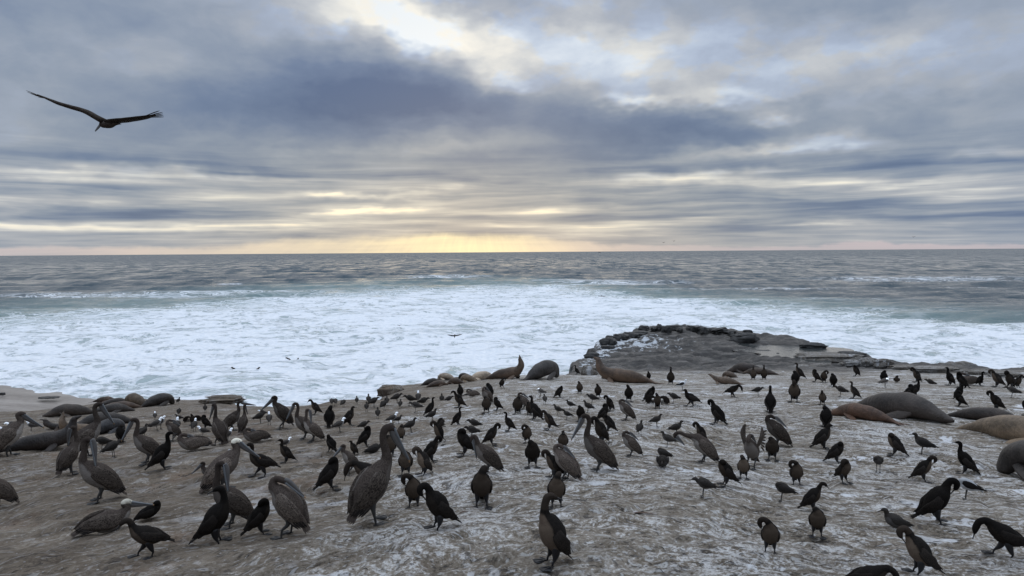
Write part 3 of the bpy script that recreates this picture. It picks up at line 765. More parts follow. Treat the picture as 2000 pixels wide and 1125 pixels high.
P_NECK = {  # then bill direction (vector) and length
 'up':   ([(.050, 0, .075, .062, .066), (.052, 0, .155, .044, .048), (.030, 0, .245, .036, .040), (.020, 0, .330, .033, .037), (.040, 0, .395, .035, .040), (.085, 0, .420, .036, .038), (.128, 0, .402, .030, .032), (.150, 0, .380, .022, .026)], (.42, 0, -.90), .43),
 'fwd':  ([(.055, 0, .070, .062, .066), (.070, 0, .140, .044, .048), (.060, 0, .215, .036, .040), (.050, 0, .280, .033, .037), (.070, 0, .330, .035, .040), (.115, 0, .352, .036, .038), (.160, 0, .345, .030, .032), (.185, 0, .335, .022, .026)], (.93, 0, -.32), .42),
 'look': ([(.050, 0, .075, .062, .066), (.052, 0, .160, .044, .048), (.035, 0, .250, .036, .040), (.030, 0, .330, .034, .038), (.020, 0, .388, .036, .040), (-.012, .012, .405, .036, .036), (-.036, .024, .385, .030, .030), (-.044, .030, .362, .022, .024)], (-.12, .16, -.98), .40),
 'tuck': ([(.052, 0, .050, .072, .076), (.072, 0, .105, .054, .058), (.058, 0, .150, .042, .044), (.015, 0, .168, .038, .040), (-.030, 0, .160, .038, .040), (-.068, 0, .140, .034, .034), (-.095, 0, .120, .024, .026)], (-.80, .05, -.60), .34),
 'rest': ([(.050, 0, .060, .070, .072), (.058, 0, .125, .048, .052), (.030, 0, .175, .038, .040), (.030, 0, .215, .037, .040), (.068, 0, .232, .036, .038), (.108, 0, .215, .030, .032), (.128, 0, .195, .022, .026)], (.70, 0, -.72), .42),
 'restb':([(.050, 0, .060, .070, .072), (.058, 0, .110, .048, .052), (.030, 0, .140, .038, .040), (.030, 0, .165, .037, .040), (.068, 0, .180, .036, .038), (.108, 0, .170, .030, .032), (.130, 0, .158, .022, .026)], (.93, 0, -.36), .34),
 'stretch':([(.100, 0, .030, .070, .070), (.185, 0, .050, .048, .050), (.270, 0, .080, .038, .040), (.355, 0, .105, .034, .037), (.425, 0, .095, .036, .038), (.460, 0, .050, .036, .036), (.450, 0, .005, .030, .030), (.435, 0, -.020, .022, .024)], (-.80, 0, -.60), .26),
 'preen':([(.050, 0, .075, .062, .066), (.070, 0, .150, .044, .048), (.092, 0, .215, .040, .044), (.130, 0, .245, .038, .042), (.165, 0, .225, .037, .040), (.170, 0, .180, .032, .034), (.160, 0, .150, .024, .026)], (-.22, 0, -.97), .40),
}
def pel(trunk, neck, adult=False, extra=None):
    key = ('p', trunk, neck, adult, extra)
    if key in LIB: return LIB[key]
    T_ = P_TRUNK[trunk]; ex, ez = P_END[trunk]; nk, bd, bl = P_NECK[neck]
    NK = [(ex + a, b, ez + c, d, e) for a, b, c, d, e in nk]
    nn = len(T_) + len(NK)
    G = Geo().sweep(T_ + NK, 5, 16, rough=.04, seed=len(LIB), belly=(2.2, 3.4, 6.4, 8.0), head=(nn - 5.2, nn - 3.6))
    a, b = T_[2], T_[0]
    blades(G, [(a[0], y_, a[2]) for y_ in (-.045, -.028, -.01, .01, .028, .045)], [(b[0] - .02 + abs(y_) * .2, y_, b[2] - .012) for y_ in (-.085, -.052, -.018, .018, .052, .085)], .024, .005)
    parts = [('body', G.mesh('body', M_PEL, .010, 8), None)]
    d_ = Vector(bd).normalized(); f_ = Vector(NK[-1][:3]) - d_ * .03
    latv = Vector((0, 1, 0)); N_ = d_.cross(latv)
    q = lambda k, w_, h_, off=0: (*(f_ + d_ * (bl * k) + N_ * off), w_, h_)
    bill = Geo().sweep([q(0, .030, .024), q(.2, .026, .017), q(.5, .021, .013), q(.8, .018, .011), q(.95, .015, .010)], 3, 8)
    parts.append(('bill', bill.mesh('bill', M_PBILL), None)); bi = len(parts) - 1
    parts.append(('bill_tip', Geo().sweep([q(.90, .013, .010), q(.97, .011, .010, -.002), q(1.02, .005, .006, -.010)], 2, 7).mesh('bill_tip', M_PTIP), bi))
    parts.append(('pouch', Geo().sweep([q(-.02, .024, .026, -.024), q(.15, .023, .034, -.036), q(.4, .019, .030, -.030), q(.7, .013, .016, -.018), q(.92, .008, .007, -.010)], 3, 8).mesh('pouch', M_PPOUCH), bi))
    for sgn in (-1, 1):
        e0 = Vector(NK[-2][:3]); parts.append(('eye', Geo().ball(e0 + Vector((0, sgn * .027, .012)), .0065).mesh('eye', M_EYE), None))
    for sgn in (-1, 1):
        W = Geo()
        A_, _ = catmull(T_, 6)
        def along(k, yy, up, w_, h_):
            i = int(k * (len(A_) - 1)); c_ = A_[i]; d2 = Vector((A_[min(i + 1, len(A_) - 1)] - A_[max(i - 1, 0)])[:3]).normalized(); nrm = Vector((-d2.z, 0, d2.x))
            return (c_[0] + nrm.x * up, sgn * yy, c_[2] + nrm.z * up, w_, h_)
        if extra == 'raise':
            W.sweep([(-.02, sgn * .12, .46, .02, .06), (-.05, sgn * .17, .58, .022, .12), (-.09, sgn * .21, .72, .020, .15), (-.13, sgn * .20, .84, .010, .10), (-.16, sgn * .18, .90, .004, .04)], 5, 10)
            blades(W, [(-.10, sgn * .18, .48 + .05 * k) for k in range(7)], [(-.24 + .005 * k, sgn * (.21 + .01 * k), .36 + .078 * k) for k in range(7)], .006, .026)
        else:
            W.sweep([along(.99, .088, .020, .022, .045), along(.86, .135, .026, .030, .090), along(.70, .142, .034, .030, .108), along(.52, .118, .046, .026, .092), along(.34, .076, .050, .018, .055), along(.16, .040, .034, .010, .026)], 5, 12, rough=.03)
            blades(W, [along(.66, .130, .085 - .028 * k, 0, 0)[:3] for k in range(6)], [along(.14 + .045 * k, .052 + .012 * k, .048 - .018 * k, 0, 0)[:3] for k in range(6)], .006, .020)
            blades(W, [along(.86, .128, .075 - .030 * k, 0, 0)[:3] for k in range(5)], [along(.50 + .03 * k, .118 + .006 * k, .085 - .030 * k, 0, 0)[:3] for k in range(5)], .006, .018)
        parts.append(('wing', W.mesh('wing', M_PWING, .006, 12), None))
        if extra != 'raise':
            wi = len(parts) - 1; Q = Geo()
            blades(Q, [along(.44 + .02 * k, .104 + .006 * k, .060 - .030 * k, 0, 0)[:3] for k in range(5)], [along(.10 + .03 * k, .050 + .012 * k, .040 - .018 * k, 0, 0)[:3] for k in range(5)], .005, .013)
            parts.append(('flight_feathers', Q.mesh('flight_feathers', M_PQUILL), wi))
            Q = Geo()
            blades(Q, [along(.94 - .05 * k, .112 + .010 * k, .090, 0, 0)[:3] for k in range(4)], [along(.66 - .06 * k, .120 - .006 * k, .118 - .004 * k, 0, 0)[:3] for k in range(4)], .006, .014)
            parts.append(('shoulder_feathers', Q.mesh('shoulder_feathers', M_PCOV), wi))
    if trunk != 'L':
        hz = {'N': .27, 'S': .29}[trunk]; hx = {'N': -.045, 'S': -.085}[trunk]; fx_ = {'N': -.01, 'S': -.02}[trunk]
        for sgn in (-1, 1):
            fo = fx_ + sgn * .03; fy_ = sgn * .085
            lg = Geo().sweep([(hx, sgn * .07, hz, .050, .060), (hx + .01, sgn * .08, hz * .62, .024, .028), (fo - .015, fy_, hz * .38, .014, .016), (fo - .004, fy_, .05, .012, .013), (fo, fy_, .008, .015, .010)], 3, 8)
            ft = Geo(); tp_ = [(-.03, 0), (.03, .03), (.085, .07), (.09, .045), (.135, .02), (.13, -.005), (.115, -.05), (.085, -.055), (.025, -.028)]
            P2 = [(fo + a_, fy_ + sgn * b_, .004) for a_, b_ in tp_]; ft.poly(P2, .010)
            for k in (2, 4, 6): ft.sweep([(fo - .008, fy_, .014, .010, .009), ((fo + P2[k][0]) / 2, (fy_ + P2[k][1]) / 2, .015, .009, .009), (*P2[k][:2], .010, .006, .006)], 2, 6)
            parts.append(('leg', lg.mesh('leg', M_PLEG), None)); parts.append(('foot', ft.mesh('foot', M_PLEG), len(parts) - 1))
    top = max(v[2] for v in G.v)
    if extra == 'raise': top = .90
    LIB[key] = (parts, top); return LIB[key]

# ---- gull
G_T = [(-.190, 0, .135, .026, .004), (-.145, 0, .155, .034, .016), (-.092, 0, .175, .056, .052), (-.028, 0, .200, .074, .076), (.030, 0, .228, .068, .070)]
G_NECK = {
 'up':   [(.062, 0, .262, .044, .046), (.078, 0, .288, .026, .028), (.088, 0, .318, .027, .028), (.112, 0, .330, .024, .024), (.136, 0, .324, .012, .013), (.144, 0, .321, .007, .008)],
 'low':  [(.072, 0, .236, .038, .038), (.094, 0, .256, .028, .029), (.118, 0, .268, .027, .027), (.140, 0, .264, .022, .022), (.158, 0, .256, .012, .012), (.166, 0, .252, .007, .007)],
 'tuck': [(.050, .005, .238, .046, .040), (.044, .022, .262, .034, .030), (.016, .030, .262, .028, .026), (-.010, .028, .248, .014, .014), (-.018, .026, .242, .008, .008)],
}
def gull(neck, sit=False, pale=False):
    key = ('g', neck, sit, pale)
    if key in LIB: return LIB[key]
    pts = G_T + G_NECK[neck]
    if sit: pts = mv(pts, 0, -.125)
    G = Geo().sweep(pts, 4, 12, rough=.04, seed=len(LIB), belly=(1.0, 2.0, 4.6, 6.0), head=(4.6, 6.2))
    mb = M_WGULL if pale else M_GULL
    parts = [('body', G.mesh('body', mb, .003, 20), None)]
    dd = Vector(pts[-1][:3]) - Vector(pts[-2][:3]); dd.normalize(); f_ = Vector(pts[-1][:3]) - dd * .006
    q = lambda k, w_, h_, dr=0: (*(f_ + dd * (.046 * k) + Vector((0, 0, -dr))), w_, h_)
    parts.append(('bill', Geo().sweep([q(0, .006, .008), q(.5, .0048, .006), q(.85, .004, .0055), q(1, .0015, .003, .003)], 2, 6).mesh('bill', M_YBILL if pale else M_GBILL), None))
    for sgn in (-1, 1):
        W = Geo(); o = -.125 if sit else 0
        W.sweep([(.045, sgn * .054, .240 + o, .012, .022), (.0, sgn * .070, .228 + o, .014, .044), (-.06, sgn * .064, .206 + o, .013, .042), (-.13, sgn * .038, .180 + o, .008, .022), (-.18, sgn * .018, .160 + o, .005, .011), (-.235, sgn * .006, .145 + o, .002, .004)], 4, 9)
        blades(W, [(-.05, sgn * .056, .222 + o - .014 * k) for k in range(3)], [(-.20 + .03 * k, sgn * .026, .172 + o - .006 * k) for k in range(3)], .003, .009)
        parts.append(('wing', W.mesh('wing', M_GWING, .002, 30), None))
    if not sit:
        for sgn in (-1, 1):
            lg = Geo().sweep([(-.012, sgn * .028, .165, .012, .014), (-.008, sgn * .028, .11, .0055, .006), (.0, sgn * .028, .055, .0045, .005), (.0, sgn * .028, .006, .006, .005)], 2, 6)
            lg.poly([(-.008, sgn * .028, .002), (.012, sgn * .028 + .012, .002), (.034, sgn * .028 + .020, .002), (.040, sgn * .028, .002), (.034, sgn * .028 - .020, .002), (.012, sgn * .028 - .012, .002)], .004)
            parts.append(('leg', lg.mesh('leg', M_GLEG), None))
    top = max(v[2] for v in G.v)
    LIB[key] = (parts, top); return LIB[key]

# ------------------------------------------------------------------ placing
SCALES = []
def inst(name, parts, mat4, color, label, cat, group, detail=True):
    root = bpy.data.objects.new(name, None); col.objects.link(root)
    root.empty_display_size = 0.1; root.matrix_world = mat4
    tag(root, label, cat, group)
    objs = []
    for pn_, me, par in parts:
        if not detail and pn_ == 'eye': objs.append(None); continue
        o = bpy.data.objects.new(pn_, me); col.objects.link(o)
        o.parent = root if par is None else objs[par]
        o.color = color; objs.append(o)
    return root
def place(name, lib, px, py, H, head, color, label, cat, group, flip=False, sink=0.0):
    parts, top = lib
    d = ray(px, py); h = BVH.ray_cast(CAM, d)[0]
    if h is None:
        print('NOHIT', name, px, py, label); return None
    fwd = CM @ Vector((0, 0, -1)); depth = (h - CAM).dot(fwd)
    s = 1.0
    for _ in range(4):                                     # true size from the height seen at that distance
        t = h + Vector((0, 0, top * s)); v_ = CM.transposed() @ (t - CAM)
        ppy = 562.5 + v_.y / v_.z * F
        s *= H / max(py - ppy, 1e-3)
    SCALES.append((name, round(s, 2), px, py, round(depth, 1)))
    s = min(max(s, SMIN.get(name, .6)), SMAX.get(name, 1.6))
    yaw = R(head) - math.atan2(d.x, d.y)
    M_ = Matrix.Translation(h - Vector((0, 0, sink * s))) @ Matrix.Rotation(yaw, 4, 'Z') @ Matrix.Diagonal((s, s * (-1 if flip else 1), s, 1))
    return inst(name, parts, M_, color, label, cat, group, detail=H > 38)
SMIN = {'cormorant': .62, 'pelican': .62, 'gull': .65}; SMAX = {'cormorant': 1.40, 'pelican': 1.35, 'gull': 1.3}
def fnormal(x, y):
    e = 0.5
    zx = float(plateau(x + e, y) - plateau(x - e, y)); zy = float(plateau(x, y + e) - plateau(x, y - e))
    return Vector((-zx, -zy, 2 * e)).normalized()

# ------------------------------------------------------------------ sea lions
HIDE = {}
def hide(rgb):
    if rgb in HIDE: return HIDE[rgb]
    m, g, p = new_mat('sea_lion_hide')
    ob = S(g, g.node('ShaderNodeTexCoord').outputs['Object'])
    n_ = g.noise(ob, 2.2, 5, 0.6); f_ = g.noise(ob, 22.0, 5, 0.7); fo = g.noise(g.comb(*[a * b for a, b in zip(g.xyz(ob), (9.0, 2.0, 2.0))]), 1.0, 5, 0.6, dist=0.5)
    fr_ = g.attr('front')
    lo = tuple(c * 0.40 for c in rgb); hi = tuple(min(1, c * 1.25) for c in rgb)
    c = g.mix(g.smooth(n_ * 0.6 + f_ * 0.25 + fo * 0.15, 0.38, 0.62), lo, hi)
    c = g.mix(fr_ * 0.35, c, tuple(min(1, c_ * 1.9 + .01) for c_ in rgb))
    g.put(p.inputs['Base Color'], c); p.inputs['Roughness'].default_value = 0.52; p.inputs['Specular IOR Level'].default_value = 0.35
    g.put(p.inputs['Normal'], g.bump(fo * 0.9 + f_ * 0.35 + n_ * 0.5, 0.8, 0.07))
    HIDE[rgb] = m; return m
M_NOSE = plain_mat('sea_lion_nose', (0.02, 0.017, 0.015), 0.35)
TAILP = [(-1.00, 0, .020, .085, .010), (-.90, 0, .040, .060, .022), (-.80, 0, .070, .070, .055), (-.62, 0, .125, .120, .110), (-.32, 0, .195, .195, .180), (.00, 0, .235, .235, .225)]
SL = {
 'flat': TAILP + [(.28, 0, .235, .240, .225), (.52, 0, .190, .185, .175), (.68, 0, .140, .130, .125), (.80, 0, .115, .100, .098), (.89, 0, .095, .080, .070), (.95, 0, .080, .052, .045), (.99, 0, .070, .026, .024)],
 'up':   TAILP + [(.30, 0, .260, .225, .225), (.54, 0, .310, .195, .200), (.70, 0, .420, .155, .160), (.77, 0, .560, .120, .122), (.80, 0, .680, .092, .094), (.835, 0, .765, .080, .078), (.90, 0, .805, .058, .054), (.97, 0, .825, .036, .034), (1.00, 0, .83, .018, .016)],
 'sky':  TAILP + [(.26, 0, .270, .225, .230), (.46, 0, .330, .185, .200), (.60, 0, .440, .145, .155), (.66, 0, .580, .115, .120), (.655, 0, .700, .088, .090), (.635, 0, .790, .076, .074), (.625, 0, .860, .054, .050), (.62, 0, .920, .032, .030), (.618, 0, .95, .016, .015)],
 'reach':TAILP + [(.26, 0, .250, .225, .220), (.46, 0, .280, .180, .180), (.62, 0, .350, .140, .140), (.74, 0, .440, .108, .108), (.83, 0, .520, .082, .082), (.91, 0, .570, .070, .068), (.98, 0, .590, .050, .045), (1.03, 0, .600, .030, .028), (1.06, 0, .60, .016, .015)],
 'curl': [(-.62, .30, .030, .080, .012), (-.66, .20, .060, .070, .040), (-.62, .06, .110, .110, .100), (-.42, -.06, .190, .190, .180), (-.12, -.08, .240, .240, .230), (.18, -.04, .235, .230, .220), (.38, .06, .180, .180, .170), (.46, .20, .130, .125, .120), (.42, .32, .110, .098, .095), (.34, .40, .090, .072, .066), (.28, .44, .075, .045, .040), (.25, .46, .07, .022, .02)],
 'hunch':[(-.70, 0, .030, .085, .012), (-.60, 0, .060, .090, .050), (-.46, 0, .140, .160, .130), (-.20, 0, .280, .240, .240), (.08, 0, .400, .260, .260), (.28, 0, .430, .220, .230), (.42, .04, .340, .170, .180), (.50, .08, .210, .125, .130), (.53, .10, .110, .090, .090), (.54, .11, .05, .05, .05)],
}
def sealion(pose, tailpx, headpx, rgb, label, group, girth=1.0, tall=1.0, flip=False, roll=0.0):
    free = None
    if tailpx[0] == 'y': free = tailpx[1:]; tailpx = headpx
    mid = ((tailpx[0] + headpx[0]) / 2, max(tailpx[1], headpx[1]) * .5 + (tailpx[1] + headpx[1]) / 4)
    c = None
    for k in range(12):
        c = BVH.ray_cast(CAM, ray(mid[0], mid[1] + k))[0]
        if c is not None and c.y < 48: break
    if c is None: print('NOHIT lion', label); return
    fwd = Vector((0, 1, 0)); D = (c - CAM).dot(CM @ Vector((0, 0, -1)))
    lx = (headpx[0] - tailpx[0]) / F * D
    a = BVH.ray_cast(CAM, ray(tailpx[0], tailpx[1] + 1))[0] or c; b = BVH.ray_cast(CAM, ray(headpx[0], headpx[1] + 1))[0] or c
    ly = max(-.55 * abs(lx), min(.55 * abs(lx), b.y - a.y))
    pts = SL[pose]; xs = [q[0] for q in pts]; span = max(xs) - min(xs)
    azc = math.atan2(c.x, c.y)
    if free: lx, ly = free[1] * math.cos(R(free[0])), free[1] * math.sin(R(free[0]))
    X = Vector((math.cos(azc) * lx + math.sin(azc) * ly, -math.sin(azc) * lx + math.cos(azc) * ly, 0))
    Ln = X.length; s = Ln / span; X.normalize()
    c = c - X * ((max(xs) + min(xs)) / 2 * s)
    Zn = fnormal(c.x, c.y); X = (X - Zn * X.dot(Zn)).normalized(); Y = Zn.cross(X)
    zc = [gz(*(c + X * s * t)[:2]) - (X * s * t).z for t in (-.6, -.2, .2, .6)]
    if c.y < 46: c.z = sorted(zc)[1] - .02 * s
    M_ = Matrix((X, Y, Zn)).transposed().to_4x4()
    M_ = Matrix.Translation(c) @ M_ @ Matrix.Diagonal((s, s * girth * (-1 if flip else 1), s * girth * tall, 1))
    SCALES.append(('lion', round(Ln, 2), *headpx, label[:30]))
    key = ('s', pose, round(roll, 1), len(label) % 3)
    if key not in LIB:
        G = Geo().sweep([(q[0], q[1], q[2] * (1 if q[2] < .3 else 1), q[3], q[4]) for q in pts], 5, 18, rough=.015, seed=len(LIB), belly=(3, 5, len(pts) - 5, len(pts) - 3))
        # hind flippers
        t0, t1 = Vector(pts[1][:3]), Vector(pts[0][:3]); dd = (t0 - t1)
        LIB[key] = [('body', G)]
        def flip_blade(p0, p1, w_, h_):
            g2 = Geo(); m_ = (Vector(p0) + Vector(p1)) / 2
            g2.sweep([(*p0, w_ * .7, h_ * 2.2), (*(m_ * .6 + Vector(p0) * .4), w_, h_ * 1.4), (*(m_ * .4 + Vector(p1) * .6), w_ * .9, h_), (*p1, w_ * .45, h_ * .5)], 4, 10, lat=(1, 0.3, 0)); return g2
        sh = {'flat': .34, 'up': .40, 'sky': .40, 'reach': .40, 'curl': .20, 'hunch': .30}[pose]
        for sgn in (-1, 1):
            y0 = .17 * sgn; z0 = .16 if pose != 'hunch' else .25
            tipx = sh - (.34 if pose in ('flat', 'curl', 'hunch') else .12); tipy = sgn * (.36 if pose in ('flat', 'curl', 'hunch') else .42)
            LIB[key].append(('fore_flipper', flip_blade((sh + .04, y0, z0), (tipx, tipy, .012), .085, .018)))
            LIB[key].append(('hind_flipper', Geo().sweep([(t0.x + .04, t0.y + sgn * .03, t0.z + .01, .03, .022), (t1.x + .02, t1.y + sgn * .06, t1.z + .005, .045, .012), (t1.x - .10, t1.y + sgn * .11, .014, .042, .007), (t1.x - .17, t1.y + sgn * .13, .010, .015, .004)], 3, 8)))
        if pose not in ('hunch',):
            n_ = Vector(pts[-1][:3]); LIB[key].append(('nose', Geo().ball(n_ + Vector((-.012, 0, .004)), .020)))
            e_ = Vector(pts[-4][:3]); r_ = pts[-4][3]
            for sgn in (-1, 1):
                LIB[key].append(('ear', Geo().sweep([(e_.x + .0, e_.y + sgn * r_ * .9, e_.z + .02, .010, .010), (e_.x - .03, e_.y + sgn * (r_ + .014), e_.z + .0, .008, .007), (e_.x - .05, e_.y + sgn * (r_ + .02), e_.z - .02, .003, .003)], 2, 6)))
        LIB[key] = [(n_, g_) for n_, g_ in LIB[key]]
    me_key = key + (rgb,)
    if me_key not in LIB:
        LIB[me_key] = [(n_, g_.mesh(n_, M_NOSE if n_ == 'nose' else hide(rgb), .030 if n_ == 'body' else .006, 3.3)) for n_, g_ in LIB[key]]
    root = bpy.data.objects.new('sea_lion', None); col.objects.link(root); root.matrix_world = M_
    tag(root, label, 'sea lion', group)
    for n_, me in LIB[me_key]:
        o = bpy.data.objects.new(n_, me); col.objects.link(o); o.parent = root
BRN = (0.075, 0.048, 0.033); DBR = (0.036, 0.026, 0.021); GRY = (0.044, 0.036, 0.031); TAN = (0.20, 0.145, 0.095); CRM = (0.40, 0.32, 0.24); RUS = (0.095, 0.050, 0.030)
GL = 'sea lions resting at the left end of the shelf'; GM = 'sea lions heaped on the edge above the surf'; GR = 'sea lions lying on the right of the shelf'
for a in [
 # right foreground
 ('flat', (1748, 823), (1622, 801), RUS, 'small rust brown sea lion stretched along the side of the huge grey one', GR, 1.0, .92),
 ('flat', ('y', -30, 2.85), (1748, 812), (0.046, 0.036, 0.030), 'huge dark grey sea lion asleep with its pale muzzle on the rock', GR, 1.0, 1.0),
 ('flat', (1872, 822), (2110, 872), TAN, 'smooth tan sea lion lying belly down at the right edge', GR, .95, .95),
 ('flat', (1850, 818), (1992, 822), DBR, 'dark sea lion lying right behind the tan one', GR, .95, .85),
 ('hunch', (2170, 965), (1990, 892), GRY, 'wrinkled grey sea lion cut off by the right edge of the photo', GR, 1.0, .78),
 # middle back
 ('up', (1282, 748), (1158, 744), (0.105, 0.066, 0.042), 'tawny brown sea lion holding its head up, long body stretched behind', GR, .80, 1.15),
 ('hunch', (1230, 742), (1180, 736), BRN, 'brown sea lion half hidden behind the head-up tawny one, flippers raised', GR, .8, .7),
 ('reach', (1450, 752), (1384, 742), (0.13, 0.090, 0.062), 'light brown sea lion curved like a bow with its head raised leftward', GR, .85, 1.0),
 ('hunch', (1442, 740), (1414, 730), (0.12, 0.085, 0.062), 'tan sea lion hunched behind the bow shaped one', GR, .85, .9),
 ('flat', (1500, 731), (1421, 722), DBR, 'dark sea lion lying flat at the back by the wet bench', GR, 1.0, 1.0),
 ('flat', (1522, 732), (1450, 730), (0.06, 0.042, 0.03), 'dark brown sea lion lying in front of the flat dark one', GR, .8, .9),
 # the heap above the surf
 ('sky', (944, 736), (1018, 740), (0.085, 0.056, 0.038), 'brown sea lion pointing its nose straight up beside the surf', GM, .95, 1.0),
 ('hunch', (1024, 741), (1090, 736), (0.058, 0.050, 0.046), 'big round grey sea lion bull dozing on the brink above the surf', GM, 1.0, .95),
 ('curl', (962, 742), (926, 740), CRM, 'cream coloured sea lion pup curled on its side', GM, 1.0, 1.0),
 ('hunch', (932, 746), (902, 744), TAN, 'tan sea lion curled beside the cream pup', GM, 1.0, .85),
 ('hunch', (922, 740), (898, 738), DBR, 'small dark sea lion wedged behind the tan curled one', GM, .9, .9),
 ('flat', (908, 752), (872, 744), BRN, 'brown sea lion in the middle of the heap', GM, 1.2, 1.1),
 ('hunch', (890, 742), (858, 738), CRM, 'pale belly up sea lion at the back of the heap', GM, .95, .75),
 ('flat', (820, 753), (864, 746), DBR, 'dark brown sea lion at the far left of the heap', GM, 1.1, 1.0),
 ('flat', (830, 756), (876, 750), BRN, 'brown sea lion lying lowest at the left of the heap', GM, 1.05, .9),
 ('flat', (900, 770), (936, 772), DBR, 'low dark sea lion lying below the heap beside the pelicans', GM, .8, .7),
 # left end
 ('hunch', ('y', 10, 1.35), (305, 793), GRY, 'fat grey brown sea lion curled at the right of the left group', GL, 1.0, .80),
 ('hunch', ('y', 150, 1.0), (268, 794), (0.15, 0.11, 0.075), 'tan sea lion with a dark crown sitting tucked in the left group', GL, 1.05, 1.1),
 ('flat', (182, 786), (226, 780), BRN, 'brown sea lion lying farthest back in the left group', GL, 1.1, .9),
 ('flat', (190, 792), (256, 787), DBR, 'long dark sea lion lying second from the back', GL, .9, .9),
 ('flat', ('y', 8, 1.9), (230, 800), BRN, 'brown sea lion lying between dark ones in the left group', GL, .95, .85),
 ('flat', ('y', 4, 1.7), (217, 806), GRY, 'slim grey sea lion lying in front of the brown row', GL, 1.0, .95),
 ('flat', ('y', 176, 1.9), (140, 812), (0.055, 0.042, 0.033), 'dark brown sea lion lying at the back beside the beach', GL, 1.1, 1.0),
 ('flat', ('y', 184, 1.9), (208, 830), GRY, 'grey brown sea lion with rusty hind flippers behind the gull pair', GL, 1.05, 1.0),
 ('hunch', ('y', 20, 1.1), (202, 846), (0.055, 0.055, 0.058), 'slate grey round sea lion behind the two pelicans', GL, .85, .9),
 ('up', ('y', 170, 1.7), (140, 838), DBR, 'dark sea lion raising its head toward the beach', GL, .72, .72),
 ('sky', ('y', 215, 1.35), (166, 850), (0.15, 0.105, 0.07), 'tan chested sea lion sitting upright behind the pelicans', GL, .95, 1.05),
 ('sky', ('y', 235, 1.15), (138, 862), BRN, 'rusty brown sea lion sitting upright left of the tan one', GL, .85, .85),
 ('up', ('y', -10, 1.9), (72, 878), (0.028, 0.021, 0.018), 'nearly black sea lion with raised head behind the leftmost pelican', GL, 1.0, 1.0),
 ('flat', ('y', 172, 1.5), (72, 868), BRN, 'brown back of a sea lion behind the black one', GL, 1.0, .8),
]:
    sealion(*a)

